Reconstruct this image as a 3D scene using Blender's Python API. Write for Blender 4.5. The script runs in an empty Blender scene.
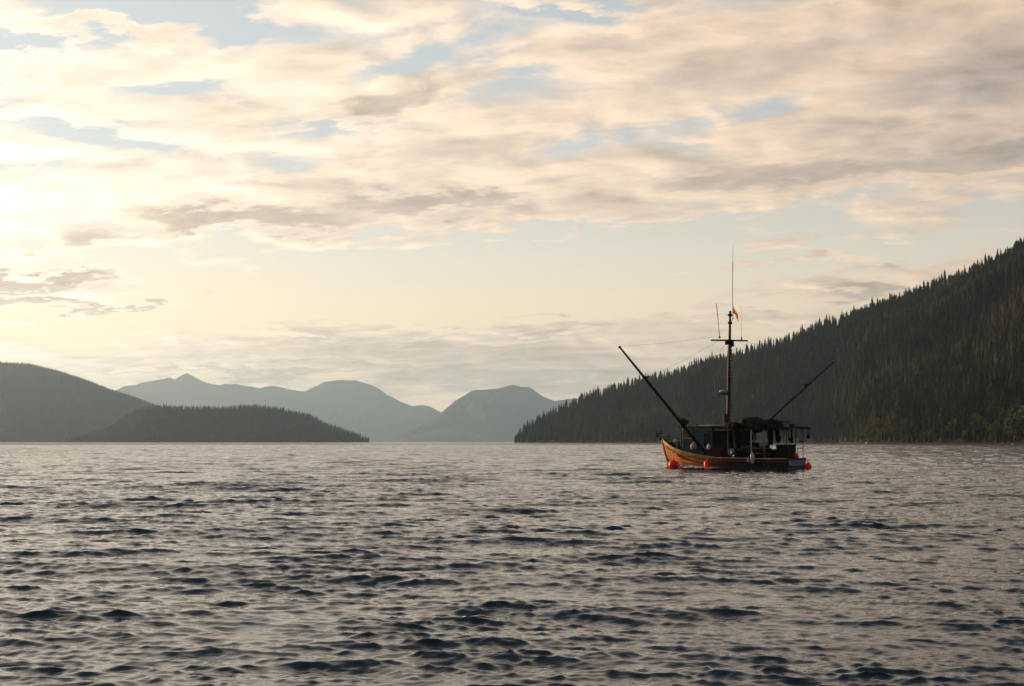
import bpy, bmesh, math, random
import numpy as np
from mathutils import Vector, Matrix

# ------------------------------------------------------------------ camera
S = bpy.context.scene
COL = S.collection
F = 1500.0                     # focal length in pixels of the 1024 px wide frame
CAM_H = 2.5
PITCH = math.atan(98.5 / F)
cd = bpy.data.cameras.new('camera')
cd.sensor_width = 36.0
cd.lens = 36.0 * F / 1024.0
cd.clip_start = 0.1
cd.clip_end = 90000.0
cam = bpy.data.objects.new('camera', cd)
cam.location = (0, 0, CAM_H)
cam.rotation_euler = (math.radians(90) + PITCH, 0, 0)
COL.objects.link(cam)
S.camera = cam

def ray(px, py):
    """direction through a picture point, scaled to y = 1"""
    u = (px - 512.0) / F; v = (343.0 - py) / F
    y = math.cos(PITCH) - v * math.sin(PITCH)
    z = math.sin(PITCH) + v * math.cos(PITCH)
    return u / y, z / y

# ------------------------------------------------------------------ render settings
S.view_settings.view_transform = 'Standard'
S.view_settings.look = 'None'
S.view_settings.gamma = 1.0
S.view_settings.use_curve_mapping = False
S.view_settings.exposure = 0.0
cy = S.cycles
cy.use_denoising = True
cy.max_bounces = 5; cy.diffuse_bounces = 2; cy.glossy_bounces = 3
cy.transmission_bounces = 2; cy.volume_bounces = 1; cy.transparent_max_bounces = 6
cy.caustics_reflective = False; cy.caustics_refractive = False
cy.sample_clamp_indirect = 6.0

# ------------------------------------------------------------------ world: sky with clouds
SUN_AZ = -46.0      # degrees left of the view direction (+Y)
SUN_EL = 9.0
W = bpy.data.worlds.new('World'); S.world = W
W.use_nodes = True
nt = W.node_tree; nt.nodes.clear()
N = nt.nodes.new; L = nt.links.new

def val(x):
    n = N('ShaderNodeValue'); n.outputs[0].default_value = x; return n.outputs[0]
def M(op, a, b=None, c=None, clamp=False):
    n = N('ShaderNodeMath'); n.operation = op; n.use_clamp = clamp
    for i, s in enumerate((a, b, c)):
        if s is None: continue
        if isinstance(s, (int, float)): n.inputs[i].default_value = s
        else: L(s, n.inputs[i])
    return n.outputs[0]
def smooth(x, lo, hi, a=0.0, b=1.0):
    n = N('ShaderNodeMapRange'); n.interpolation_type = 'SMOOTHSTEP'
    L(x, n.inputs[0]); n.inputs[1].default_value = lo; n.inputs[2].default_value = hi
    n.inputs[3].default_value = a; n.inputs[4].default_value = b
    return n.outputs[0]
def mixc(f, a, b):
    n = N('ShaderNodeMix'); n.data_type = 'RGBA'; n.clamp_factor = True
    if isinstance(f, (int, float)): n.inputs[0].default_value = f
    else: L(f, n.inputs[0])
    for s, i in ((a, 6), (b, 7)):
        if isinstance(s, tuple): n.inputs[i].default_value = (*s, 1)
        else: L(s, n.inputs[i])
    return n.outputs[2]
def scalec(c, f):
    n = N('ShaderNodeVectorMath'); n.operation = 'SCALE'
    if isinstance(c, tuple): n.inputs[0].default_value = c
    else: L(c, n.inputs[0])
    if isinstance(f, (int, float)): n.inputs[3].default_value = f
    else: L(f, n.inputs[3])
    return n.outputs[0]
def addc(a, b):
    n = N('ShaderNodeVectorMath'); n.operation = 'ADD'; L(a, n.inputs[0]); L(b, n.inputs[1]); return n.outputs[0]
def comb(x, y, z=0.0):
    n = N('ShaderNodeCombineXYZ')
    for i, s in enumerate((x, y, z)):
        if isinstance(s, (int, float)): n.inputs[i].default_value = s
        else: L(s, n.inputs[i])
    return n.outputs[0]
def noise(vec, scale, detail=5, rough=0.55, lac=2.0, dist=0.0):
    n = N('ShaderNodeTexNoise'); L(vec, n.inputs['Vector'])
    n.inputs['Scale'].default_value = scale; n.inputs['Detail'].default_value = detail
    n.inputs['Roughness'].default_value = rough; n.inputs['Lacunarity'].default_value = lac
    n.inputs['Distortion'].default_value = dist
    return n.outputs['Fac']

tc = N('ShaderNodeTexCoord')
sep = N('ShaderNodeSeparateXYZ'); L(tc.outputs['Generated'], sep.inputs[0])
dx, dy, dz = sep.outputs
zc = M('MAXIMUM', dz, 0.0)
# compass bearing and height above the horizon in degrees (0 = view direction, left negative)
az = M('MULTIPLY', M('ARCTAN2', dx, dy), 57.2958)
el = M('MULTIPLY', M('ARCSINE', zc), 57.2958)
# cloud deck seen in perspective
inv = M('DIVIDE', 1.0, M('ADD', zc, 0.17))
cx = M('MULTIPLY', dx, inv); cyy = M('MULTIPLY', dy, inv)
ca, sa = math.cos(math.radians(14)), math.sin(math.radians(14))
u = M('SUBTRACT', M('MULTIPLY', cx, ca), M('MULTIPLY', cyy, sa))
v = M('ADD', M('MULTIPLY', cx, sa), M('MULTIPLY', cyy, ca))
deck = comb(M('MULTIPLY', u, 0.80), v, 0.0)
n_big = noise(deck, 2.2, 4, 0.5, 2.0, 0.5)
n_mid = noise(deck, 5.6, 9, 0.54, 2.1, 0.3)
deck2 = comb(M('MULTIPLY', u, 1.0), M('MULTIPLY', v, 1.5), 3.7)
n_fine = noise(deck2, 13.0, 7, 0.6, 2.1, 0.2)
# the same clouds sampled a little towards the sun: thinner that way = lit edge, thicker = shaded
n_tow = noise(comb(M('ADD', M('MULTIPLY', u, 0.80), -0.03), M('ADD', v, 0.035), 0.0), 5.6, 9, 0.54, 2.1, 0.3)
relief = M('SUBTRACT', n_mid, n_tow)
# bearing and height bent by the noise so that bank edges are ragged
azw = M('ADD', az, M('MULTIPLY', M('SUBTRACT', n_mid, 0.5), 9.0))
elw = M('ADD', el, M('ADD', M('MULTIPLY', M('SUBTRACT', n_mid, 0.5), 2.6), M('MULTIPLY', M('SUBTRACT', n_fine, 0.5), 1.5)))
def px_dir(px, py):
    x, z = ray(px, py)
    return math.degrees(math.atan(x)), math.degrees(math.asin(z / math.sqrt(1 + x * x + z * z)))
K = 57.2958 / F
def bank(px, py, rx, ry, tilt=0.0):
    """soft elliptical cloud bank: bearing/height centre and radii, tilt in degrees (rising to the right)"""
    a0, e0 = px_dir(px, py)
    a = M('SUBTRACT', azw, a0); e = M('SUBTRACT', elw, e0)
    t = math.tan(math.radians(tilt))
    e = M('SUBTRACT', e, M('MULTIPLY', a, t))
    a = M('MULTIPLY', a, 1 / (rx * K)); e = M('MULTIPLY', e, 1 / (ry * K))
    q = M('ADD', M('MULTIPLY', a, a), M('MULTIPLY', e, e))
    return M('EXPONENT', M('MULTIPLY', q, -1.0))
def total(lst):
    s = None
    for w, args in lst:
        t = M('MULTIPLY', bank(*args), w)
        s = t if s is None else M('ADD', s, t)
    return s
thick = total([
    (0.46, (240, 220, 150, 13, -1)), (0.48, (425, 204, 95, 12, 0)), (0.22, (110, 232, 60, 9, 0)),
    (0.34, (385, 102, 95, 12, 10)), (0.24, (590, 44, 120, 14, 6)), (0.16, (540, 130, 150, 20, 14)),
    (0.32, (950, 160, 200, 15, 4)), (0.22, (720, 180, 130, 11, 5)), (0.30, (1010, 70, 190, 60, 8)), (0.22, (790, 50, 120, 24, 8)),
    (0.40, (800, 262, 70, 7, 0)), (0.36, (880, 287, 60, 8, -5)), (0.2, (730, 290, 120, 12, 0)), (0.85, (5, 280, 110, 10, 0)), (0.75, (40, 304, 80, 7, 2)),
    (0.44, (150, 305, 50, 4, 9)), (0.40, (450, 350, 190, 14, 0)), (0.50, (520, 380, 170, 15, 0)), (0.46, (240, 371, 170, 7, 0)), (0.3, (120, 388, 130, 6, 0)), (0.3, (330, 333, 80, 6, 0)), (0.3, (560, 330, 60, 6, 0)),
    (0.34, (600, 260, 75, 3, 0)), (0.2, (560, 212, 110, 12, 2)), (0.2, (850, 115, 200, 22, 10)), (0.28, (740, 322, 120, 9, 0)), (0.14, (230, 350, 120, 8, 0)),
    (0.25, (110, 28, 70, 8, -10)), (0.18, (140, 85, 190, 26, -3)), (0.16, (300, 65, 60, 22, 10)), (0.12, (200, 150, 300, 30, 0)),
])
gaps = total([
    (0.42, (170, 12, 110, 15, -4)), (0.36, (10, 38, 80, 10, 0)), (0.16, (400, 66, 50, 10, 20)), (0.30, (150, 90, 60, 10, 0)), (0.34, (100, 130, 80, 13, 0)), (0.24, (330, 130, 60, 9, 8)), (0.14, (720, 122, 90, 16, 4)), (0.12, (560, 150, 60, 12, 8)), (0.2, (225, 30, 60, 10, 0)),
    (0.16, (480, 88, 55, 13, 16)), (0.30, (330, 292, 330, 34, 0)), (0.36, (590, 250, 180, 16, 0)), (0.30, (600, 285, 160, 20, 3)), (0.2, (970, 235, 110, 12, 6)),
    (0.26, (575, 10, 70, 8, -6)), (0.16, (140, 148, 50, 10, 0)), (0.2, (900, 262, 50, 6, 0)), (0.14, (700, 225, 90, 8, 0)), (0.14, (700, 150, 60, 10, 10)),
])
cover = M('ADD', M('ADD', M('MULTIPLY', n_big, 0.32), M('MULTIPLY', n_mid, 0.72)), M('MULTIPLY', n_fine, 0.16))   # about 0.56 in the mean
cover = M('SUBTRACT', M('ADD', cover, thick), M('ADD', gaps, 0.05))
cover = M('ADD', cover, M('MULTIPLY', smooth(el, 6.5, 11.0), 0.05))
cover = M('SUBTRACT', cover, M('MULTIPLY', smooth(el, 5.0, 0.0), 0.03))
cover = M('SUBTRACT', cover, M('MULTIPLY', smooth(el, 20.0, 60.0), 0.12))
alpha = smooth(cover, 0.45, 0.67)
dense = smooth(cover, 0.66, 1.0)

# how near to the veiled sun
sd = Vector((math.sin(math.radians(SUN_AZ)) * math.cos(math.radians(SUN_EL)), math.cos(math.radians(SUN_AZ)) * math.cos(math.radians(SUN_EL)), math.sin(math.radians(SUN_EL))))
gz = px_dir(-10, 215)
gd = Vector((math.sin(math.radians(gz[0])) * math.cos(math.radians(gz[1])), math.cos(math.radians(gz[0])) * math.cos(math.radians(gz[1])), math.sin(math.radians(gz[1]))))
vd = N('ShaderNodeVectorMath'); vd.operation = 'DOT_PRODUCT'; L(tc.outputs['Generated'], vd.inputs[0]); vd.inputs[1].default_value = gd
ang = M('MULTIPLY', M('ARCCOSINE', M('MINIMUM', vd.outputs['Value'], 0.99999)), 57.2958)
near = M('EXPONENT', M('MULTIPLY', ang, -1 / 9.0))
mid = M('EXPONENT', M('MULTIPLY', ang, -1 / 28.0))
back = smooth(ang, 30.0, 130.0)

sky = N('ShaderNodeTexSky'); sky.sky_type = 'NISHITA'; sky.sun_disc = False
sky.sun_elevation = math.radians(SUN_EL); sky.sun_rotation = math.radians(SUN_AZ)
sky.air_density = 1.0; sky.dust_density = 0.6; sky.ozone_density = 1.6
SKY_STR = 0.108
low = smooth(el, 12.0, 2.0)
veil = mixc(low, (8.2, 8.1, 7.6), (12.6, 9.4, 5.7))
air = mixc(M('ADD', 0.50, M('MULTIPLY', low, 0.35)), sky.outputs[0], scalec(veil, M('ADD', 0.88, M('MULTIPLY', mid, 0.42))))
lit = mixc(mid, (7.9, 5.4, 3.6), (13.2, 10.8, 8.3))
shade_ = M('ADD', M('MULTIPLY', M('SUBTRACT', n_fine, 0.5), 0.28), M('MULTIPLY', relief, 1.6))
lit = scalec(lit, M('ADD', M('ADD', 0.92, M('MULTIPLY', near, 0.32)), shade_))
grey = mixc(mid, (4.1, 3.3, 2.75), (7.4, 5.6, 4.1))
grey = mixc(smooth(el, 7.0, 2.5, 0.0, 0.55), grey, scalec((7.6, 6.1, 4.5), M('ADD', 0.72, M('MULTIPLY', mid, 0.35))))
grey = scalec(grey, M('ADD', 1.0, shade_))
cloud = mixc(dense, lit, grey)
out = mixc(M('MULTIPLY', alpha, 0.92), air, cloud)
# away from the sun and overhead the sky is much dimmer
out = scalec(out, M('SUBTRACT', 1.0, M('MULTIPLY', back, 0.66)))
out = mixc(smooth(el, 16.0, 45.0), out, scalec((1.65, 2.25, 2.95), M('ADD', 0.75, M('MULTIPLY', M('SUBTRACT', n_mid, 0.5), 1.2))))
bg = N('ShaderNodeBackground'); L(out, bg.inputs[0]); bg.inputs[1].default_value = SKY_STR
wo = N('ShaderNodeOutputWorld'); L(bg.outputs[0], wo.inputs[0])
W.cycles.sampling_method = 'MANUAL'; W.cycles.sample_map_resolution = 512

# ------------------------------------------------------------------ sun
sl = bpy.data.lights.new('sun', 'SUN'); sl.energy = 5.0; sl.angle = math.radians(0.6); sl.color = (1.0, 0.66, 0.36)
so = bpy.data.objects.new('sun', sl); COL.objects.link(so)
so.rotation_euler = (-sd).to_track_quat('-Z', 'Y').to_euler()

# ------------------------------------------------------------------ helpers
def mesh_np(name, V, faces_list, mat, smooth_=True, parent=None, attrs=None):
    """V: (n,3) array; faces_list: arrays of (m,k) indices -> one mesh object"""
    me = bpy.data.meshes.new(name)
    me.vertices.add(len(V)); me.vertices.foreach_set('co', np.asarray(V, np.float32).ravel())
    loops = np.concatenate([f.ravel() for f in faces_list]).astype(np.int32)
    sizes = np.concatenate([np.full(len(f), f.shape[1]) for f in faces_list]).astype(np.int32)
    starts = np.concatenate([[0], np.cumsum(sizes)[:-1]]).astype(np.int32)
    me.loops.add(len(loops)); me.loops.foreach_set('vertex_index', loops)
    me.polygons.add(len(sizes)); me.polygons.foreach_set('loop_start', starts); me.polygons.foreach_set('loop_total', sizes)
    me.polygons.foreach_set('use_smooth', np.full(len(sizes), bool(smooth_)))
    me.update(calc_edges=True)
    for k, a in (attrs or {}).items():
        at = me.attributes.new(k, 'FLOAT', 'POINT'); at.data.foreach_set('value', np.asarray(a, np.float32))
    if mat: me.materials.append(mat)
    o = bpy.data.objects.new(name, me); COL.objects.link(o)
    if parent is not None: o.parent = parent
    return o

def tag(o, label=None, cat=None, group=None, kind=None):
    if label: o['label'] = label
    if cat: o['category'] = cat
    if group: o['group'] = group
    if kind: o['kind'] = kind
    return o

def material(name, col, rough=0.8, spec=0.3, metal=0.0, var=None, vscale=3.0, bump=0.0, bscale=20.0, detail=5, emis=None):
    m = bpy.data.materials.new(name); m.use_nodes = True
    t = m.node_tree; b = t.nodes['Principled BSDF']
    b.inputs['Base Color'].default_value = (*col, 1); b.inputs['Roughness'].default_value = rough
    b.inputs['Specular IOR Level'].default_value = spec; b.inputs['Metallic'].default_value = metal
    tcn = t.nodes.new('ShaderNodeTexCoord')
    if var is not None:
        n = t.nodes.new('ShaderNodeTexNoise'); n.inputs['Scale'].default_value = vscale; n.inputs['Detail'].default_value = detail
        n.inputs['Roughness'].default_value = 0.65
        t.links.new(tcn.outputs['Object'], n.inputs['Vector'])
        r = t.nodes.new('ShaderNodeValToRGB'); r.color_ramp.elements[0].position = 0.38; r.color_ramp.elements[1].position = 0.62
        r.color_ramp.elements[0].color = (*col, 1); r.color_ramp.elements[1].color = (*var, 1)
        t.links.new(n.outputs['Fac'], r.inputs[0]); t.links.new(r.outputs[0], b.inputs['Base Color'])
    if bump:
        n = t.nodes.new('ShaderNodeTexNoise'); n.inputs['Scale'].default_value = bscale; n.inputs['Detail'].default_value = 6
        t.links.new(tcn.outputs['Object'], n.inputs['Vector'])
        bp = t.nodes.new('ShaderNodeBump'); bp.inputs['Strength'].default_value = 0.6; bp.inputs['Distance'].default_value = bump
        t.links.new(n.outputs['Fac'], bp.inputs['Height']); t.links.new(bp.outputs[0], b.inputs['Normal'])
    return m

def vnoise(x, y, seed):
    """value noise on arrays, -1..1"""
    xi = np.floor(x).astype(np.int64); yi = np.floor(y).astype(np.int64)
    fx = x - xi; fy = y - yi
    fx = fx * fx * (3 - 2 * fx); fy = fy * fy * (3 - 2 * fy)
    def h(a, b):
        n = (a * 374761393 + b * 668265263 + seed * 1442695041) & 0xffffffff
        n = ((n ^ (n >> 13)) * 1274126177) & 0xffffffff
        return ((n ^ (n >> 16)) & 0xffff) / 32767.5 - 1.0
    return (h(xi, yi) * (1 - fx) + h(xi + 1, yi) * fx) * (1 - fy) + (h(xi, yi + 1) * (1 - fx) + h(xi + 1, yi + 1) * fx) * fy
def fbm(x, y, seed, octv=5, gain=0.5):
    s = 0; a = 1.0; t = 0
    for i in range(octv):
        s = s + a * vnoise(x * 2 ** i, y * 2 ** i, seed + i * 17); t += a; a *= gain
    return s / t

# ------------------------------------------------------------------ water
def build_water():
    rng = np.random.default_rng(11)
    dth = 0.00092
    a = [0.0]
    while a[-1] < 0.47: a.append(a[-1] + dth)
    st = dth
    while a[-1] < math.pi - 0.05:
        st = min(st * 1.09, 0.12); a.append(a[-1] + st)
    a = [t for t in a if t < math.pi - 0.02] + [math.pi]
    th = np.array([-t for t in a[:0:-1]] + a[:-1])           # full circle, dense ahead
    r = [3.0]
    while r[-1] < 1100: r.append(r[-1] + max(0.03, min(0.0030 * r[-1], 1.0)))
    while r[-1] < 26000: r.append(r[-1] * 1.03)
    r = np.array(r)
    nR, nT = len(r), len(th)
    R, T = np.meshgrid(r, th, indexing='ij')
    X = (R * np.sin(T)).astype(np.float32); Y = (R * np.cos(T)).astype(np.float32)
    sp_r = np.gradient(r).astype(np.float32)[:, None]
    sp_t = np.abs(np.gradient(th)).astype(np.float32)[None, :] * R.astype(np.float32)
    SP = np.maximum(sp_r, sp_t)
    Z = np.zeros_like(X); DX = np.zeros_like(X); DY = np.zeros_like(X)
    gust = 1.0 + 0.50 * fbm(X / 3.5, Y / 5.0, 5, 4) + 0.28 * fbm(X / 40.0 , Y / 55.0, 8, 3)
    gust = gust.astype(np.float32)
    #WAVES
    bands = [(5.0, 12.0, 9, 0.036, 0.20), (2.2, 5.0, 18, 0.064, 0.26), (1.1, 2.2, 28, 0.074, 0.32), (0.55, 1.1, 38, 0.098, 0.42), (0.28, 0.55, 46, 0.140, 0.50), (0.13, 0.28, 46, 0.165, 0.72)]
    mean = math.radians(-97)
    #ENDWAVES
    for lo, hi, n, slope, spread in bands:
        for i in range(n):
            lam = lo * (hi / lo) ** rng.random()
            k = 2 * math.pi / lam
            d = mean + rng.normal() * spread
            sl_ = slope * math.sqrt(2.0 / n) * rng.uniform(0.6, 1.3)
            amp = sl_ / k
            ph = rng.uniform(0, 2 * math.pi)
            cols = np.abs(th) < 0.9
            rows = sp_r[:, 0] < lam / 0.9
            if not rows.any(): continue
            nr = int(rows.sum())
            c0, c1 = np.where(cols)[0][[0, -1]]
            xs = X[:nr, c0:c1 + 1]; ys = Y[:nr, c0:c1 + 1]
            w = np.clip((lam / SP[:nr, c0:c1 + 1] - 0.9) / 0.9, 0, 1)
            p = (k * math.cos(d)) * xs + (k * math.sin(d)) * ys + np.float32(ph)
            A = (amp * w * gust[:nr, c0:c1 + 1]).astype(np.float32)
            sn = np.sin(p); Z[:nr, c0:c1 + 1] += A * sn
            cs = np.cos(p) * A * 1.0
            DX[:nr, c0:c1 + 1] += math.cos(d) * cs; DY[:nr, c0:c1 + 1] += math.sin(d) * cs
    V = np.stack([X + DX * 1.15, Y + DY * 1.15, Z], -1).reshape(-1, 3)
    i = np.arange(nR - 1)[:, None] * nT; j = np.arange(nT)[None, :]; j2 = (j + 1) % nT
    q = np.stack([i + j, i + j2, i + nT + j2, i + nT + j], -1).reshape(-1, 4)[:, ::-1]
    V = np.vstack([V, [[0, 0, 0]]]); c = len(V) - 1
    f = np.stack([np.arange(nT), (np.arange(nT) + 1) % nT, np.full(nT, c)], -1)
    print('water verts', len(V))
    m = bpy.data.materials.new('sea_water'); m.use_nodes = True
    t = m.node_tree; b = t.nodes['Principled BSDF']
    #WATERMAT
    b.inputs['Base Color'].default_value = (0.005, 0.018, 0.026, 1)
    b.inputs['IOR'].default_value = 1.333
    b.inputs['Specular IOR Level'].default_value = 0.5
    tcn = t.nodes.new('ShaderNodeTexCoord')
    mp = t.nodes.new('ShaderNodeMapping'); mp.inputs['Scale'].default_value = (0.6, 1.3, 1)
    t.links.new(tcn.outputs['Object'], mp.inputs[0])
    n1 = t.nodes.new('ShaderNodeTexNoise'); n1.inputs['Scale'].default_value = 7.0; n1.inputs['Detail'].default_value = 5; n1.inputs['Distortion'].default_value = 0.4
    n2 = t.nodes.new('ShaderNodeTexNoise'); n2.inputs['Scale'].default_value = 0.8; n2.inputs['Detail'].default_value = 4
    cdn = t.nodes.new('ShaderNodeCameraData')
    t.links.new(mp.outputs[0], n1.inputs['Vector']); t.links.new(mp.outputs[0], n2.inputs['Vector'])
    b1 = t.nodes.new('ShaderNodeBump'); b1.inputs['Strength'].default_value = 1.0; b1.inputs['Distance'].default_value = 0.010
    t.links.new(n1.outputs['Fac'], b1.inputs['Height'])
    b.inputs['Roughness'].default_value = 0.07
    t.links.new(b1.outputs[0], b.inputs['Normal'])
    n3 = t.nodes.new('ShaderNodeTexNoise'); n3.inputs['Scale'].default_value = 2.6; n3.inputs['Detail'].default_value = 3; t.links.new(mp.outputs[0], n3.inputs['Vector'])
    # far out the waves are finer than the mesh: they are kept as bump and as a rougher gloss
    geo = t.nodes.new('ShaderNodeNewGeometry')
    ln = t.nodes.new('ShaderNodeVectorMath'); ln.operation = 'LENGTH'; t.links.new(geo.outputs['Position'], ln.inputs[0])
    mr = t.nodes.new('ShaderNodeMapRange'); mr.interpolation_type = 'SMOOTHSTEP'
    t.links.new(ln.outputs['Value'], mr.inputs[0]); mr.inputs[1].default_value = 25; mr.inputs[2].default_value = 420
    mr.inputs[3].default_value = 0.0; mr.inputs[4].default_value = 0.06
    t.links.new(mr.outputs[0], b.inputs['Roughness'])
    mr2 = t.nodes.new('ShaderNodeMapRange'); t.links.new(ln.outputs['Value'], mr2.inputs[0]); mr2.inputs[1].default_value = 50; mr2.inputs[2].default_value = 320
    mr2.inputs[3].default_value = 0.0; mr2.inputs[4].default_value = 0.42
    b2 = t.nodes.new('ShaderNodeBump'); b2.inputs['Strength'].default_value = 1.0
    t.links.new(mr2.outputs[0], b2.inputs['Distance']); t.links.new(n2.outputs['Fac'], b2.inputs['Height']); 
    mr3 = t.nodes.new('ShaderNodeMapRange'); t.links.new(ln.outputs['Value'], mr3.inputs[0]); mr3.inputs[1].default_value = 22; mr3.inputs[2].default_value = 90
    mr3.inputs[3].default_value = 0.0; mr3.inputs[4].default_value = 0.085
    b3 = t.nodes.new('ShaderNodeBump'); b3.inputs['Strength'].default_value = 1.0; t.links.new(mr3.outputs[0], b3.inputs['Distance']); t.links.new(n3.outputs['Fac'], b3.inputs['Height'])
    t.links.new(b1.outputs[0], b3.inputs['Normal']); t.links.new(b3.outputs[0], b2.inputs['Normal'])
    t.links.new(b2.outputs[0], b.inputs['Normal'])
    #ENDWATERMAT
    o = mesh_np('water', V, [q, f], m)
    tag(o, kind='structure')
    return o
build_water()

# ------------------------------------------------------------------ hills
def interp(tab, xs):
    t = np.array(tab, float); return np.interp(xs, t[:, 0], t[:, 1])

def hill(name, prof, shore, depth, mat, step=3.0, rows=40, back=1.3, power=0.85, rough=0.10, nscale=400.0, canopy=0.0, seed=1, gully=0.0, edge=0.0):
    """a real hill: shoreline distance and ridge distance along each bearing, ground rising between them and falling behind"""
    x0, x1 = prof[0][0], prof[-1][0]
    px = np.arange(x0, x1 + step * 0.5, step)
    py = interp(prof, px)
    py = py + 0.5 * edge * fbm(px / 9.0, px * 0, seed + 3, 4)
    rr = [ray(a, b) for a, b in zip(px, py)]
    tx = np.array([q[0] for q in rr]); tz = np.array([q[1] for q in rr])
    D0 = interp(shore, px); dep = interp(depth, px); D1 = D0 + dep
    zr = np.maximum(tz * D1 + CAM_H - canopy, 0.5)
    s = np.concatenate([np.linspace(0, 1, rows) , 1 + np.linspace(0, back, rows // 2)[1:]])
    Sg, PX = np.meshgrid(s, px, indexing='ij')
    Yg = D0[None] + dep[None] * Sg
    Xg = tx[None] * Yg
    up = np.clip(Sg, 0, 1) ** power
    dn = np.clip(1 - ((Sg - 1).clip(0) / back) ** 1.5, 0, 1)
    z = zr[None] * np.where(Sg <= 1, up, dn)
    env = np.clip(np.sin(np.pi * np.clip(Sg, 0, 1.0)) , 0, 1)
    z += zr[None] * rough * fbm(Xg / nscale, Yg / nscale, seed, 5) * env
    if gully:
        g = np.abs(fbm(Xg / (nscale * .7) + 0.35 * Yg / nscale, Yg / nscale * 0.5, seed + 50, 4))
        z -= zr[None] * gully * (0.35 - g).clip(0) * env * 2
    z[0] = -3.0; z[-1] = -3.0
    z[:, 0] = np.minimum(z[:, 0], -3.0); z[:, -1] = np.minimum(z[:, -1], -3.0)
    nR, nC = Sg.shape
    i = np.arange(nR - 1)[:, None] * nC; j = np.arange(nC - 1)[None]
    q = np.stack([i + j, i + j + 1, i + nC + j + 1, i + nC + j], -1).reshape(-1, 4)
    V = np.stack([Xg, Yg, z], -1).reshape(-1, 3)
    o = mesh_np(name, V, [q], mat)
    tag(o, kind='structure')
    def sample(a, sv):
        """ground point at picture bearing a (array) and depth fraction sv"""
        fa = np.clip((a - x0) / step, 0, nC - 1.001); ia = fa.astype(int); wa = fa - ia
        k = np.interp(sv, s, np.arange(nR)); ik = np.minimum(k.astype(int), nR - 2); wk = k - ik
        P = V.reshape(nR, nC, 3)
        return ((P[ik, ia].T * (1 - wa) + P[ik, ia + 1].T * wa) * (1 - wk) + (P[ik + 1, ia].T * (1 - wa) + P[ik + 1, ia + 1].T * wa) * wk).T
    return o, sample, D0, dep, px

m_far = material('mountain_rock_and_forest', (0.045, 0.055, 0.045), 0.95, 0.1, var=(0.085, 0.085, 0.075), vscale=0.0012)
m_near = material('forest_floor', (0.009, 0.013, 0.006), 0.95, 0.1, var=(0.018, 0.018, 0.009), vscale=0.01)
# right-hand wooded mountainside
R_PROF = [(512, 442), (515, 437), (519, 430), (525, 424), (538, 416), (551, 408.5), (576, 397), (601, 389), (627, 382), (661, 374), (678, 367), (703, 359), (722, 353), (753, 345),
          (784, 336), (814, 326), (840, 316), (878, 303), (916, 290), (953, 275), (991, 257), (1024, 241), (1100, 205), (1250, 160), (1500, 120), (1620, 300), (1640, 442)]
R_SHORE = [(512, 3300), (560, 3050), (640, 2750), (760, 2350), (838, 2080), (858, 1620), (880, 1480), (940, 1300), (1024, 1120), (1250, 820), (1500, 620), (1640, 600)]
R_DEPTH = [(512, 60), (530, 160), (560, 260), (640, 430), (760, 560), (840, 700), (858, 1120), (900, 1150), (1024, 1050), (1250, 900), (1640, 500)]
hR, sampR, hR_D0, hR_dep, hR_px = hill('right_hill', R_PROF, R_SHORE, R_DEPTH, m_near, step=3, rows=50, rough=0.10, nscale=260, canopy=15.0, seed=4, gully=0.22, power=0.92, back=0.6)
# wooded island in the middle distance
B_PROF = [(60, 442), (66, 439), (89, 433), (112, 425), (127, 414), (142, 407), (162, 404.5), (190, 406), (228, 405.5), (254, 404), (278, 406.5), (309, 413), (329, 423), (356, 432), (367, 437), (371, 442)]
hB, sampB, hB_D0, hB_dep, hB_px = hill('island_hill', B_PROF, [(60, 5200), (200, 4900), (371, 5100)], [(60, 120), (120, 400), (300, 420), (371, 60)], m_near, step=3, rows=24, canopy=13.0, seed=9, rough=0.08, nscale=220)
# left headland behind the island
A_PROF = [(-420, 441), (-330, 400), (-200, 366), (-100, 357), (0, 360.5), (30, 362), (58, 369), (86, 378), (112, 388), (132, 394.6), (152, 402), (185, 415), (220, 430), (250, 441)]
hA, sampA, hA_D0, hA_dep, hA_px = hill('left_headland', A_PROF, [(-420, 6200), (0, 7400), (250, 8400)], [(-420, 300), (0, 1500), (200, 900), (250, 200)], m_near, step=3, rows=40, canopy=14, seed=14, rough=0.10, nscale=500, gully=0.2)
# far ranges
D_PROF = [(385, 442), (403, 433), (427, 424), (442, 412), (458, 398.6), (473, 390), (485, 389), (497, 389), (512, 385.5), (528, 387), (544, 396.5), (555, 401), (571, 399), (600, 396), (640, 400), (700, 425), (720, 442)]
hill('far_mountain', D_PROF, [(385, 18000), (720, 19000)], [(385, 500), (470, 2400), (600, 2400), (720, 300)], m_far, step=1.5, rows=60, seed=21, rough=0.16, nscale=900, gully=0.5, edge=2.4)
C_PROF = [(60, 441), (100, 396), (122, 387), (137, 384), (152, 380.6), (160, 379), (169, 377), (175, 379), (187, 373.5), (200, 380.6), (212, 384), (222, 385), (236, 383.5), (259, 388), (274, 386), (290, 389), (305, 391),
          (325, 382), (341, 380), (356, 380.5), (376, 387), (395, 398.6), (411, 406), (422, 405.5), (432, 407), (442, 414), (456, 421), (500, 432), (540, 442)]
hill('distant_range', C_PROF, [(60, 23500), (540, 24000)], [(60, 300), (187, 2200), (350, 2200), (540, 300)], m_far, step=1.5, rows=60, seed=33, rough=0.16, nscale=1400, gully=0.5, edge=2.8)
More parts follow.
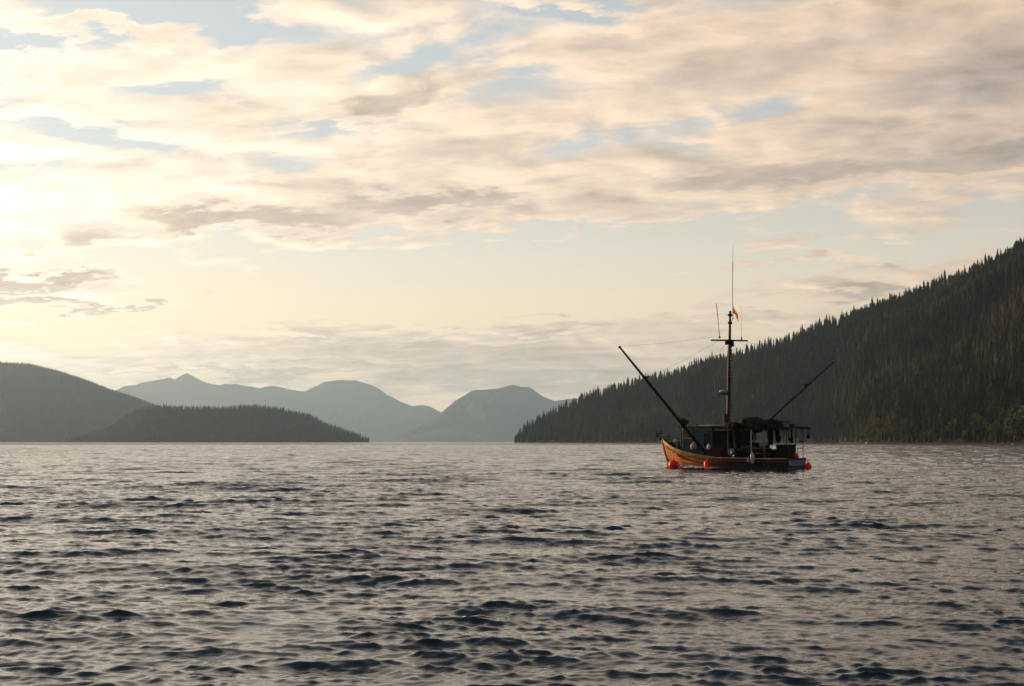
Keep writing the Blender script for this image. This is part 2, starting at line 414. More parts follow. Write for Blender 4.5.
def leaf_material(name, dark, light, warm, use_attr):
    m = bpy.data.materials.new(name); m.use_nodes = True
    t = m.node_tree; b = t.nodes['Principled BSDF']
    b.inputs['Roughness'].default_value = 0.9; b.inputs['Specular IOR Level'].default_value = 0.12
    if use_attr:
        at = t.nodes.new('ShaderNodeAttribute'); at.attribute_name = 'tint'; f = at.outputs['Fac']
    else:
        oi = t.nodes.new('ShaderNodeObjectInfo'); f = oi.outputs['Random']
    r = t.nodes.new('ShaderNodeValToRGB'); e = r.color_ramp.elements
    e[0].position = 0.0; e[0].color = (*dark, 1); e[1].position = 1.0; e[1].color = (*warm, 1)
    k = e.new(0.72); k.color = (*light, 1)
    t.links.new(f, r.inputs[0])
    n = t.nodes.new('ShaderNodeTexNoise'); n.inputs['Scale'].default_value = 0.35 if not use_attr else 0.05; n.inputs['Detail'].default_value = 4
    tcn = t.nodes.new('ShaderNodeTexCoord'); t.links.new(tcn.outputs['Object'], n.inputs['Vector'])
    mr = t.nodes.new('ShaderNodeMapRange'); mr.inputs[1].default_value = 0.3; mr.inputs[2].default_value = 0.7; mr.inputs[3].default_value = 0.6; mr.inputs[4].default_value = 1.45
    t.links.new(n.outputs['Fac'], mr.inputs[0])
    sc = t.nodes.new('ShaderNodeVectorMath'); sc.operation = 'SCALE'; t.links.new(r.outputs[0], sc.inputs[0]); t.links.new(mr.outputs[0], sc.inputs[3])
    t.links.new(sc.outputs[0], b.inputs['Base Color'])
    return m
m_needle = leaf_material('conifer_needles', (0.008, 0.015, 0.006), (0.032, 0.046, 0.010), (0.095, 0.082, 0.018), False)
m_forest = leaf_material('conifer_forest', (0.009, 0.015, 0.005), (0.034, 0.043, 0.010), (0.090, 0.075, 0.018), True)
m_alder = leaf_material('broad_leaves', (0.075, 0.10, 0.014), (0.12, 0.135, 0.018), (0.15, 0.11, 0.02), False)
m_bark = material('bark', (0.05, 0.038, 0.028), 0.9, 0.1, var=(0.09, 0.07, 0.055), vscale=1.5)
m_snag = material('bleached_wood', (0.22, 0.20, 0.18), 0.9, 0.1, var=(0.13, 0.115, 0.10), vscale=0.8)

def tube_np(pts, rad, n=6):
    V = []; Fq = []
    for i, (p, r_) in enumerate(zip(pts, rad)):
        for k in range(n):
            t = 2 * math.pi * k / n
            V.append((p[0] + r_ * math.cos(t), p[1] + r_ * math.sin(t), p[2]))
    for i in range(len(pts) - 1):
        for k in range(n):
            a = i * n + k; b_ = i * n + (k + 1) % n
            Fq.append((a, b_, b_ + n, a + n))
    return np.array(V), np.array(Fq)

def conifer_crown(rng, h, r, tiers, pts, base=0.12, sparse=0.0):
    """whorls of drooping, unequal boughs"""
    V = []; Fc = []
    lean = rng.normal(0, 0.012, 2)
    for t in range(tiers):
        f = t / (tiers - 1.0)
        z = h * (base + (0.97 - base) * f ** 0.92)
        rr = r * ((1 - f) ** 0.72 * 0.94 + 0.07) * rng.uniform(0.75, 1.15)
        if f < 0.15: rr *= 0.72
        drop = rr * rng.uniform(0.35, 0.6) + h * 0.012
        top = z + h * (1 - base) / tiers * rng.uniform(0.9, 1.4)
        c = len(V)
        off = lean * z
        V.append((off[0], off[1], min(top, h)))
        a0 = rng.uniform(0, 6.28)
        for k in range(pts * 2):
            a = a0 + math.pi * k / pts + rng.normal(0, 0.12)
            q = rr * (rng.uniform(0.75, 1.25) if k % 2 == 0 else rng.uniform(0.25, 0.5))
            if k % 2 == 0 and rng.random() < sparse: q *= 0.4
            V.append((off[0] + q * math.cos(a), off[1] + q * math.sin(a), z - (drop if k % 2 == 0 else drop * 0.2) * (q / max(rr, .01))))
        for k in range(pts * 2):
            Fc.append((c, c + 1 + k, c + 1 + (k + 1) % (pts * 2)))
    return np.array(V), np.array(Fc)

def me_from(name, parts, mat):
    V = np.vstack([p[0] for p in parts]); fl = []; o_ = 0
    for p in parts:
        for f_ in p[1:]: fl.append(np.asarray(f_) + o_)
        o_ += len(p[0])
    o = mesh_np(name, V, fl, mat, smooth_=False); me = o.data; bpy.data.objects.remove(o)
    return me

rngf = np.random.default_rng(5)
CON = []
for i in range(10):
    h = 1.0; rad = rngf.uniform(0.105, 0.165)
    cr = conifer_crown(rngf, 24.0, rad * 24, 13, 6, base=rngf.uniform(0.06, 0.22), sparse=rngf.uniform(0.0, 0.35))
    tr = tube_np([(0, 0, -1.5), (0, 0, 8), (0, 0, 23.0)], [0.42, 0.3, 0.05])
    CON.append((me_from('crown', [cr], m_needle), me_from('trunk', [tr], m_bark)))

def place_tree(name, protos, loc, sc, rz, label, cat, group, sz=1.0):
    root = bpy.data.objects.new(name, None); COL.objects.link(root)
    root.location = loc; root.rotation_euler = (0, 0, rz); root.scale = (sc * sz, sc * sz, sc)
    root.empty_display_size = 0.1
    tag(root, label, cat, group)
    for nm, me in protos:
        c = bpy.data.objects.new(nm, me); COL.objects.link(c); c.parent = root
    return root

def scatter(samp, D0, dep, px, x0, x1, s0, s1, spacing, rng, clump=None):
    out = []
    a = x0
    while a < x1:
        d0 = np.interp(a, px, D0); dp = np.interp(a, px, dep)
        sp = spacing(a) if callable(spacing) else spacing
        w = sp / (d0 + dp * 0.5) * F
        ns = max(1, int((s1 - s0) * dp / sp))
        av = a + rng.uniform(0, w, ns); sv = s0 + (np.arange(ns) + rng.uniform(0, 1, ns)) / ns * (s1 - s0)
        out.append(np.stack([np.minimum(av, x1), sv], -1)); a += w
    o = np.vstack(out)
    P = samp(o[:, 0], o[:, 1])
    return o, P

def forest_mesh(name, P, H, Rr, rng, tiers, pts, label_kind=True, tint=None):
    protos = [conifer_crown(rng, 1.0, 1.0, tiers, pts, base=0.05) for _ in range(12)]
    Vs = []; Fs = []; T = []; o_ = 0
    which = rng.integers(0, 12, len(P)); rot = rng.uniform(0, 6.28, len(P))
    tn = rng.uniform(0, 1, len(P)) if tint is None else tint
    for k in range(12):
        m_ = which == k
        if not m_.any(): continue
        v_, f_ = protos[k]; n = int(m_.sum())
        c, s_ = np.cos(rot[m_])[:, None], np.sin(rot[m_])[:, None]
        x = (v_[None, :, 0] * c - v_[None, :, 1] * s_) * Rr[m_][:, None] + P[m_][:, 0:1]
        y = (v_[None, :, 0] * s_ + v_[None, :, 1] * c) * Rr[m_][:, None] + P[m_][:, 1:2]
        z = v_[None, :, 2] * H[m_][:, None] + P[m_][:, 2:3]
        Vs.append(np.stack([x, y, z], -1).reshape(-1, 3))
        Fs.append((f_[None] + (np.arange(n) * len(v_))[:, None, None]).reshape(-1, 3) + o_)
        T.append(np.repeat(tn[m_], len(v_))); o_ += n * len(v_)
    # the drop of a bough scales with the radius already
    o = mesh_np(name, np.vstack(Vs), [np.vstack(Fs)], m_forest, smooth_=False, attrs={'tint': np.concatenate(T)})
    tag(o, kind='stuff'); print(name, len(P), 'trees')
    return o

# the right-hand slope
rng = np.random.default_rng(77)
o1, P1 = scatter(sampR, hR_D0, hR_dep, hR_px, 514, 1330, 0.003, 1.1, lambda a: 8.5 if a < 840 else 7.0, rng)
D1_ = P1[:, 1]
patch = 0.5 + 0.9 * fbm(P1[:, 0] / 70, P1[:, 1] / 90, 3, 4)
Hh = (15.5 + 8.0 * patch.clip(0, 1) + rng.normal(0, 3.3, len(P1))).clip(8, 31)
Hh *= np.where(rng.random(len(P1)) < 0.05, 1.3, 1.0)
Hh *= np.clip(0.55 + (o1[:, 1]) * 12, 0.55, 1.0)
Hh[o1[:, 0] < 522] *= 0.8
Rw = Hh * rng.uniform(0.20, 0.32, len(P1))
keep = (P1[:, 2] > 0.1) & (rng.random(len(P1)) > 0.04 + 0.5 * (fbm(P1[:, 0] / 35, P1[:, 1] / 45, 71, 3) - 0.25).clip(0, 1))
P1, Hh, Rw, o1 = P1[keep], Hh[keep], Rw[keep], o1[keep]
tint1 = (0.35 + 0.85 * fbm(P1[:, 0] / 60, P1[:, 1] / 80, 12, 3) + rng.normal(0, 0.11, len(P1)) + 0.25 * (o1[:, 0] > 850)).clip(0, 1)
# the 300 nearest that show: the front rows at the right end of the shore
vis = (o1[:, 0] < 1022) & (o1[:, 0] > 856)
size = np.where(vis, Hh / P1[:, 1] * np.clip(1.4 - o1[:, 1] * 2.5, 0.2, 1), 0)
top = np.argsort(-size)[:300]
mask = np.ones(len(P1), bool); mask[top] = False
forest_mesh('forest', P1[mask], Hh[mask], Rw[mask], rng, 7, 5, tint=tint1[mask])
for i in top:
    k = int(rng.integers(0, 10)); x, y, z = P1[i]
    s_ = o1[i, 1]
    if s_ < 0.035:
        lab, grp = 'dark conifer in the front row at the foot of the right-hand wooded slope', 'conifers along the right-hand shore'
    else:
        lab, grp = 'dark conifer standing just above the front row on the right-hand wooded slope', 'conifers low on the right-hand slope'
    place_tree('conifer_tree', (('trunk', CON[k][1]), ('crown', CON[k][0])), (x, y, z), Hh[i] / 24.0, rng.uniform(0, 6.28), lab, 'conifer', grp, rng.uniform(1.15, 1.5))

# broadleaved trees with yellow-green leaves along the waterline
def broad_crown(rng, h):
    V = []; Fq = []
    lobes = [(rng.normal(0, h * 0.16), rng.normal(0, h * 0.16), h * rng.uniform(0.3, 0.82), h * rng.uniform(0.14, 0.24)) for _ in range(11)]
    for lx, ly, lz, lr in lobes:
        for _ in range(42):
            d = rng.normal(0, 1, 3); d /= np.linalg.norm(d); q = lr * rng.uniform(0.55, 1.1)
            c = np.array([lx, ly, lz]) + d * q * np.array([1, 1, 0.9])
            a_ = rng.normal(0, 1, 3); a_ /= np.linalg.norm(a_); b_ = np.cross(a_, rng.normal(0, 1, 3)); b_ /= np.linalg.norm(b_)
            s_ = h * rng.uniform(0.025, 0.05); o_ = len(V)
            V += [c + a_ * s_, c + b_ * s_, c - a_ * s_, c - b_ * s_]; Fq.append((o_, o_ + 1, o_ + 2, o_ + 3))
    return np.array(V), np.array(Fq)
BR = []
for i in range(5):
    tr = tube_np([(0, 0, -1), (0.1, 0, 3), (0.4, 0.2, 9)], [0.3, 0.2, 0.05], 5)
    br = [tube_np([(0.1, 0, 3), (rngf.uniform(-2, 2), rngf.uniform(-2, 2), 7.5)], [0.13, 0.03], 4) for _ in range(4)]
    BR.append((me_from('crown', [broad_crown(rngf, 12.0)], m_alder), me_from('trunk', [tr] + br, m_bark)))
spots = [(869, 1.2), (876, 1.5), (890, 1.6), (903, 1.1), (930, .9), (948, 1.1), (973, 1.2), (999, 1.3), (1011, 1.7), (1021, 1.8), (1030, 1.5), (865, .8), (872, 1.0), (879, .9), (884, 1.1), (887, .8), (893, 1.25), (899, .9), (906, .6), (913, .8), (921, .75), (928, .55), (941, .7), (955, .9), (962, .8), (968, .7), (977, 1.0), (983, .75),
         (989, 1.15), (994, .9), (1003, .8), (1009, 1.3), (1014, 1.5), (1019, 1.1), (1023, 1.45), (1034, 1.2), (1046, .9)]
for i, (a, sc) in enumerate(spots):
    p = sampR(np.array([float(a)]), np.array([0.006 + 0.008 * (i % 4)]))[0]
    k = i % 5
    if i % 3 == 0: lab = 'small yellow-green broadleaved tree right at the waterline under the dark conifers'
    else: lab = 'yellow-green broadleaved tree with bright leaves among the conifers of the right shore'
    place_tree('broadleaf_tree', (('trunk', BR[k][1]), ('crown', BR[k][0])), (p[0], p[1], max(p[2], 0.6)), sc * (1.35 if a < 990 else 1.35), i * 1.7, lab, 'tree', 'broadleaved trees along the right shore', 0.72)

# dead grey trunks standing out of the slope
SN = []
for i in range(3):
    parts = [tube_np([(0, 0, -1), (0.2, 0, 10), (0.3, 0.2, 23)], [0.55, 0.42, 0.12], 6)]
    for k in range(9):
        z = rngf.uniform(8, 21); a_ = rngf.uniform(0, 6.28); l_ = rngf.uniform(0.8, 2.2)
        parts.append(tube_np([(0.2, 0, z), (0.2 + l_ * math.cos(a_), l_ * math.sin(a_), z + 0.5)], [0.1, 0.03], 4))
    SN.append(me_from('dead_tree', parts, m_snag))
for i in range(34):
    a = rng.uniform(700, 1018) ; s_ = rng.uniform(0.12, 0.8)
    p = sampR(np.array([a]), np.array([s_]))[0]
    o = bpy.data.objects.new('dead_tree', SN[i % 3]); COL.objects.link(o); o.location = p; o.scale = (1, 1, rng.uniform(0.95, 1.2)); o.rotation_euler = (rng.normal(0, .03), rng.normal(0, .03), i)
    tag(o, 'bare grey dead trunk standing among the dark conifers of the right slope', 'dead tree', 'dead trunks on the right-hand slope')

# island and headland woods
rng = np.random.default_rng(9)
o2, P2 = scatter(sampB, hB_D0, hB_dep, hB_px, 64, 370, 0.03, 1.15, 9.5, rng)
kp = P2[:, 2] > 0.5; P2 = P2[kp]; o2 = o2[kp]
H2 = (14.5 + 4.0 * fbm(P2[:, 0] / 60, P2[:, 1] / 60, 5, 3) + rng.normal(0, 1.6, len(P2))).clip(7, 26); H2 *= np.where(rng.random(len(P2)) < 0.03, 1.35, 1.0)
forest_mesh('island_forest', P2, H2, H2 * 0.24, rng, 5, 4, tint=rng.uniform(0.05, .2, len(H2)))
o3, P3 = scatter(sampA, hA_D0, hA_dep, hA_px, -60, 248, 0.01, 1.1, 17, rng)
kp = P3[:, 2] > 0.5; P3 = P3[kp]
H3 = (12 + rng.normal(0, 0.8, len(P3))).clip(8, 15)
forest_mesh('headland_forest', P3, H3, H3 * 0.55, rng, 4, 4, tint=rng.uniform(0.05, .12, len(H3)))

# the rocky strip between the trees and the water
def shore_strip():
    pxs = np.arange(840, 1300, 1.0); d = interp(R_SHORE, pxs); tx = np.array([ray(a, 443)[0] for a in pxs])
    V = []
    rows_ = [(-10, -1.2), (-5, 0.0), (-2, 0.5), (1, 0.9), (6, 1.4), (14, 1.6)]
    for k, (dd, z) in enumerate(rows_):
        yy = d + dd + 2.0 * vnoise(pxs / 4.0, pxs * 0 + k * 3.3, 6)
        zz = z + (0.5 * fbm(pxs / 2.0, pxs * 0 + k, 9, 3) if 0 < k < 5 else 0)
        V.append(np.stack([tx * yy, yy, zz + pxs * 0], -1))
    V = np.vstack(V); n = len(pxs)
    i = np.arange(len(rows_) - 1)[:, None] * n; j = np.arange(n - 1)[None]
    q = np.stack([i + j, i + j + 1, i + n + j + 1, i + n + j], -1).reshape(-1, 4)
    o = mesh_np('shore', V, [q], material('shore_rock', (0.014, 0.011, 0.009), 0.9, 0.2, var=(0.035, 0.026, 0.018), vscale=0.15, bump=0.3, bscale=1.0), smooth_=False)
    tag(o, kind='structure')
shore_strip()
def boulder(name, px_, w, h, seed, col, label, dd=-6):
    bm = bmesh.new(); bmesh.ops.create_icosphere(bm, subdivisions=3, radius=0.5)
    r_ = random.Random(seed)
    from mathutils import noise as mn
    for v_ in bm.verts:
        k = 1 + 0.35 * mn.noise(v_.co * 2.3 + Vector((seed, 0, 0))) + 0.12 * mn.noise(v_.co * 6 + Vector((0, seed, 0)))
        v_.co = Vector((v_.co.x * w * k, v_.co.y * w * 0.7 * k, v_.co.z * h * k))
    me = bpy.data.meshes.new(name); bm.to_mesh(me); bm.free(); me.materials.append(material('pale_rock', col, 0.8, 0.3, var=tuple(c * 0.6 for c in col), vscale=1.5))
    o = bpy.data.objects.new(name, me); COL.objects.link(o)
    d = float(interp(R_SHORE, px_)) + dd
    o.location = (ray(px_, 443)[0] * d, d, h * 0.3)
    tag(o, label, 'boulder'); return o
boulder('boulder', 868, 4.6, 3.0, 3, (0.78, 0.70, 0.55), 'large pale boulder at the waterline, at the left end of the bright green shore trees')
boulder('boulder', 1013, 2.6, 1.3, 8, (0.5, 0.46, 0.40), 'smaller pale grey boulder at the waterline near the right edge')
def log(px_, ln_, rz, label, dd=-7, z=1.1):
    V, q = tube_np([(0, 0, -ln_ / 2), (0.2, 0.1, 0), (0, 0, ln_ / 2)], [0.5, 0.42, 0.25], 8)
    V = V[:, [2, 1, 0]]
    o = mesh_np('driftwood_log', V, [q], material('driftwood', (0.42, 0.30, 0.17), 0.85, 0.2, var=(0.28, 0.2, 0.12), vscale=2))
    d = float(interp(R_SHORE, px_)) + dd
    o.location = (ray(px_, 443)[0] * d, d, z); o.rotation_euler = (0, 0.03, rz); tag(o, label, 'driftwood')
log(877, 13, 0.25, 'long golden-brown driftwood log lying on the shore right of the large pale boulder')
log(921, 9, -0.2, 'weathered driftwood log on the dark rocks below the middle of the right slope')


# ------------------------------------------------------------------ haze
def haze():
    bm = bmesh.new(); bmesh.ops.create_cube(bm, size=1.0)
    me = bpy.data.meshes.new('haze'); 
    for v_ in bm.verts: v_.co = Vector((v_.co.x * 60000, v_.co.y * 60000, -4.0 if v_.co.z < 0 else 1350.0))
    bm.to_mesh(me); bm.free()
    m = bpy.data.materials.new('haze_air'); m.use_nodes = True; t = m.node_tree; t.nodes.clear()
    o_ = t.nodes.new('ShaderNodeOutputMaterial'); p = t.nodes.new('ShaderNodeVolumePrincipled')
    p.inputs['Color'].default_value = (0.50, 0.73, 1.0, 1); p.inputs['Density'].default_value = 3.7e-5; p.inputs['Anisotropy'].default_value = 0.5
    t.links.new(p.outputs[0], o_.inputs['Volume'])
    pass
    me.materials.append(m)
    o = bpy.data.objects.new('haze', me); COL.objects.link(o); tag(o, kind='stuff')
haze()

# ------------------------------------------------------------------ fishing boat
BOAT_C = Vector((19.43, 135.0, -0.03)); BOAT_RZ = math.radians(140)
class MB:
    def __init__(s): s.bm = bmesh.new()
    def box(s, c, size, rot=(0, 0, 0), bevel=0.0, taper=1.0):
        from mathutils import Euler
        r = bmesh.ops.create_cube(s.bm, size=1.0); vs = r['verts']
        R_ = Euler(rot).to_matrix()
        for v_ in vs:
            k = taper if v_.co.z > 0 else 1.0
            v_.co = R_ @ Vector((v_.co.x * size[0] * k, v_.co.y * size[1] * k, v_.co.z * size[2])) + Vector(c)
        if bevel:
            es = list({e for v_ in vs for e in v_.link_edges})
            bmesh.ops.bevel(s.bm, geom=es, offset=bevel, segments=2, affect='EDGES', profile=0.5)
        return s
    def tube(s, pts, rad, n=8, cap=True):
        pts = [Vector(p) for p in pts]
        if isinstance(rad, (int, float)): rad = [rad] * len(pts)
        rings = []
        for i, p in enumerate(pts):
            d = (pts[min(i + 1, len(pts) - 1)] - pts[max(i - 1, 0)]).normalized()
            a = d.cross(Vector((0, 0, 1)) if abs(d.z) < 0.9 else Vector((1, 0, 0))).normalized(); b_ = d.cross(a)
            rings.append([s.bm.verts.new(p + (a * math.cos(t) + b_ * math.sin(t)) * rad[i]) for t in [2 * math.pi * k / n for k in range(n)]])
        for r0, r1 in zip(rings, rings[1:]):
            for k in range(n): s.bm.faces.new((r0[k], r0[(k + 1) % n], r1[(k + 1) % n], r1[k])).smooth = True
        if cap: s.bm.faces.new(rings[0]); s.bm.faces.new(rings[-1][::-1])
        return s
    def lathe(s, prof, c=(0, 0, 0), n=20):
        rings = [[s.bm.verts.new((c[0] + r_ * math.cos(2 * math.pi * k / n), c[1] + r_ * math.sin(2 * math.pi * k / n), c[2] + z)) for k in range(n)] for r_, z in prof]
        for r0, r1 in zip(rings, rings[1:]):
            for k in range(n): s.bm.faces.new((r0[k], r0[(k + 1) % n], r1[(k + 1) % n], r1[k])).smooth = True
        s.bm.faces.new(rings[0]); s.bm.faces.new(rings[-1][::-1])
        return s
    def ball(s, c, r_, sq=(1, 1, 1), lump=0.0, seed=0, sub=3):
        from mathutils import noise as mn
        r = bmesh.ops.create_icosphere(s.bm, subdivisions=sub, radius=1.0)
        for v_ in r['verts']:
            k = 1 + lump * (mn.noise(v_.co * 1.9 + Vector((seed, 0, 0))) + 0.5 * mn.noise(v_.co * 5 + Vector((0, seed, 0))))
            v_.co = Vector((v_.co.x * sq[0], v_.co.y * sq[1], v_.co.z * sq[2])) * r_ * k + Vector(c)
            for f_ in v_.link_faces: f_.smooth = True
        return s
    def torus(s, c, R_, r_, axis='z', n=20, m=8):
        g = []
        for i in range(n):
            a = 2 * math.pi * i / n; ring = []
            for j in range(m):
                b_ = 2 * math.pi * j / m; q = R_ + r_ * math.cos(b_); x, y, z = q * math.cos(a), q * math.sin(a), r_ * math.sin(b_)
                if axis == 'y': y, z = z, y
                if axis == 'x': x, z = z, x
                ring.append(s.bm.verts.new((c[0] + x, c[1] + y, c[2] + z)))
            g.append(ring)
        for i in range(n):
            for j in range(m):
                s.bm.faces.new((g[i][j], g[(i + 1) % n][j], g[(i + 1) % n][(j + 1) % m], g[i][(j + 1) % m])).smooth = True
        return s
    def build(s, name, mat, parent=None):
        bmesh.ops.recalc_face_normals(s.bm, faces=s.bm.faces)
        me = bpy.data.meshes.new(name); s.bm.to_mesh(me); s.bm.free(); me.materials.append(mat)
        o = bpy.data.objects.new(name, me); COL.objects.link(o)
        if parent is not None: o.parent = parent
        return o

def hull_mat():
    m = bpy.data.materials.new('weathered_orange_hull'); m.use_nodes = True; t = m.node_tree; b = t.nodes['Principled BSDF']
    tcn = t.nodes.new('ShaderNodeTexCoord'); sp = t.nodes.new('ShaderNodeSeparateXYZ'); t.links.new(tcn.outputs['Object'], sp.inputs[0])
    mp = t.nodes.new('ShaderNodeMapping'); mp.inputs['Scale'].default_value = (0.5, 0.5, 2.6); t.links.new(tcn.outputs['Object'], mp.inputs[0])
    n = t.nodes.new('ShaderNodeTexNoise'); n.inputs['Scale'].default_value = 2.2; n.inputs['Detail'].default_value = 9; n.inputs['Roughness'].default_value = 0.7; t.links.new(mp.outputs[0], n.inputs['Vector'])
    r = t.nodes.new('ShaderNodeValToRGB'); e = r.color_ramp.elements
    e[0].position = 0.32; e[0].color = (0.14, 0.045, 0.014, 1); e[1].position = 0.72; e[1].color = (0.70, 0.36, 0.12, 1)
    k = e.new(0.5); k.color = (0.62, 0.21, 0.034, 1)
    t.links.new(n.outputs['Fac'], r.inputs[0])
    # dark antifouling below, shade of the aft side painted into the colour
    mr = t.nodes.new('ShaderNodeMapRange'); t.links.new(sp.outputs['Z'], mr.inputs[0]); mr.inputs[1].default_value = 0.08; mr.inputs[2].default_value = 0.16
    mx = t.nodes.new('ShaderNodeMix'); mx.data_type = 'RGBA'; t.links.new(mr.outputs[0], mx.inputs[0]); mx.inputs[6].default_value = (0.05, 0.012, 0.010, 1); t.links.new(r.outputs[0], mx.inputs[7])
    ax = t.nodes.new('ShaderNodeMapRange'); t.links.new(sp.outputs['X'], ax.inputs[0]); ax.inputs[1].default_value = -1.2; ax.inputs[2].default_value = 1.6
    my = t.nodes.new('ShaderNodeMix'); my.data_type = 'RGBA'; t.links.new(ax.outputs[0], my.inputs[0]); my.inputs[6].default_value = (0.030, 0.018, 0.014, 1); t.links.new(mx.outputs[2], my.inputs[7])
    t.links.new(my.outputs[2], b.inputs['Base Color']); b.inputs['Roughness'].default_value = 0.5; b.inputs['Specular IOR Level'].default_value = 0.35
    w = t.nodes.new('ShaderNodeTexWave'); w.wave_type = 'BANDS'; w.bands_direction = 'Z'; w.inputs['Scale'].default_value = 1.1; w.inputs['Distortion'].default_value = 0.4
    t.links.new(tcn.outputs['Object'], w.inputs['Vector'])
    bp = t.nodes.new('ShaderNodeBump'); bp.inputs['Strength'].default_value = 0.5; bp.inputs['Distance'].default_value = 0.015; t.links.new(w.outputs['Fac'], bp.inputs['Height']); t.links.new(bp.outputs[0], b.inputs['Normal'])
    return m
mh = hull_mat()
m_cream = material('worn_cream_paint', (0.62, 0.46, 0.28), 0.6, 0.3, var=(0.40, 0.22, 0.09), vscale=2.5)
m_teal = material('faded_teal_paint', (0.022, 0.075, 0.095), 0.65, 0.3, var=(0.035, 0.10, 0.12), vscale=1.6)
m_brown = material('varnished_trim', (0.16, 0.065, 0.028), 0.55, 0.3, var=(0.26, 0.12, 0.05), vscale=3)
m_roof = material('roof_canvas', (0.05, 0.065, 0.12), 0.7, 0.2, var=(0.03, 0.035, 0.06), vscale=1.5)
m_white = material('white_paint', (0.72, 0.74, 0.76), 0.5, 0.4, var=(0.5, 0.5, 0.5), vscale=3)
m_black = material('black_gear', (0.010, 0.010, 0.011), 0.75, 0.2, var=(0.022, 0.020, 0.018), vscale=3)
m_dark = material('dark_wood', (0.028, 0.018, 0.013), 0.75, 0.2, var=(0.05, 0.032, 0.02), vscale=2)
m_metal = material('dull_aluminium', (0.32, 0.33, 0.34), 0.45, 0.5, 0.6, var=(0.2, 0.2, 0.2), vscale=4)
m_spar = material('weathered_spar', (0.018, 0.014, 0.013), 0.65, 0.2, var=(0.04, 0.028, 0.022), vscale=1.2)
m_mast = material('mast_wood', (0.05, 0.036, 0.03), 0.6, 0.3, var=(0.11, 0.08, 0.06), vscale=1.5)
m_wire = material('rigging_wire', (0.05, 0.05, 0.05), 0.5, 0.4, 0.5)
m_glass = material('cabin_glass', (0.015, 0.02, 0.022), 0.08, 0.6)
m_red = material('red_float_plastic', (0.92, 0.03, 0.016), 0.45, 0.4, var=(0.78, 0.045, 0.02), vscale=2)
_b = m_red.node_tree.nodes['Principled BSDF']; _b.inputs['Subsurface Weight'].default_value = 0.8; _b.inputs['Subsurface Radius'].default_value = (0.6, 0.1, 0.06); _b.inputs['Subsurface Scale'].default_value = 0.8
m_rope = material('rope', (0.38, 0.33, 0.26), 0.9, 0.1)
m_pale = material('pale_blue_board', (0.20, 0.27, 0.34), 0.6, 0.3, var=(0.13, 0.18, 0.24), vscale=3)
m_net = material('dark_netting', (0.012, 0.016, 0.014), 0.95, 0.1, var=(0.035, 0.03, 0.026), vscale=7, bump=0.08, bscale=9)

boat = bpy.data.objects.new('fishing_boat', None); COL.objects.link(boat)
boat.location = BOAT_C; boat.rotation_euler = (0, 0, BOAT_RZ)
tag(boat, 'old orange-hulled wooden fishing boat with teal wheelhouse, mast and two long outrigger poles', 'fishing boat')
def P_(mb, name, mat, parent=boat, label=None):
    o = mb.build(name, mat, parent)
    if label: o['label'] = label
    return o
def Wp(x, y, z): return BOAT_C + Matrix.Rotation(BOAT_RZ, 3, 'Z') @ Vector((x, y, z))
def top(mb, name, mat, loc, label, cat, group=None, rz=0.0):
    o = mb.build(name, mat); o.location = Wp(*loc); o.rotation_euler = (0, 0, BOAT_RZ + rz); tag(o, label, cat, group); return o

SX = [-6.85, -5.5, -4, -2, 0, 1.5, 2.6, 3.6, 4.5, 5.3, 6.0, 6.6, 7.0]
def sheer(x): return float(np.interp(x, [-6.85, -4, 0, 1.5, 3.2, 4.7, 6.0, 7.1], [1.02, 1.0, 1.06, 1.2, 1.46, 1.82, 2.25, 2.75]))
def bsh(x): return float(np.interp(x, [-6.85, -3, 0.5, 2.5, 4.2, 5.5, 6.4, 6.9, 7.12], [1.70, 1.92, 1.95, 1.86, 1.60, 1.16, 0.68, 0.30, 0.02]))
def bwl(x): return float(np.interp(x, [-6.85, -3, 0.5, 2.5, 4.2, 5.4, 6.1, 6.5], [1.50, 1.78, 1.75, 1.42, 0.86, 0.36, 0.10, 0.02]))
def stem(z): return 6.25 + 0.87 * max(0, (z + 0.2) / 2.95) ** 0.9
def hullpt(x, f):
    """f: 0 keel .. 0.35 waterline .. 1 sheer"""
    zs = sheer(x)
    if f < 0.35:
        g = f / 0.35; y = bwl(x) * g ** 0.6; z = -0.9 + 0.9 * g
    else:
        g = (f - 0.35) / 0.65; z = zs * g; y = bwl(x) + (bsh(x) - bwl(x)) * g ** 1.25
    if x > 5.0:                                   # rake of the stem
        k = (x - 5.0) / 2.12; xx = 5.0 + (stem(z) - 5.0) * k
        return xx, max(y, 0.0) if k < 0.999 else 0.0, z
    return x, y, z
def build_hull():
    mb = MB(); bm = mb.bm; xs = [-6.85 + i * (13.97 / 56) for i in range(57)]; fs = [i / 16 for i in range(17)]
    g = {}
    for sgn in (1, -1):
        for i, x in enumerate(xs):
            for j, f in enumerate(fs):
                p = hullpt(x, f); g[sgn, i, j] = bm.verts.new((p[0], sgn * p[1], p[2]))
        for i in range(len(xs) - 1):
            for j in range(len(fs) - 1):
                bm.faces.new((g[sgn, i, j], g[sgn, i + 1, j], g[sgn, i + 1, j + 1], g[sgn, i, j + 1])).smooth = True
    for j in range(len(fs) - 1):                   # transom
        bm.faces.new((g[1, 0, j], g[1, 0, j + 1], g[-1, 0, j + 1], g[-1, 0, j]))
    bmesh.ops.remove_doubles(bm, verts=bm.verts, dist=0.001)
    o = P_(mb, 'hull', mh, label='orange weathered wooden hull, shade painted in towards the stern')
    so_ = o.modifiers.new('thick', 'SOLIDIFY'); so_.thickness = 0.07; so_.offset = -1
    return o
hull = build_hull()
def side_line(f, dz, dy, x0=-6.85, x1=7.1, n=40, sgn=1):
    return [(lambda p: (p[0], sgn * (p[1] + dy), p[2] + dz))(hullpt(x0 + (x1 - x0) * i / n, f)) for i in range(n + 1)]
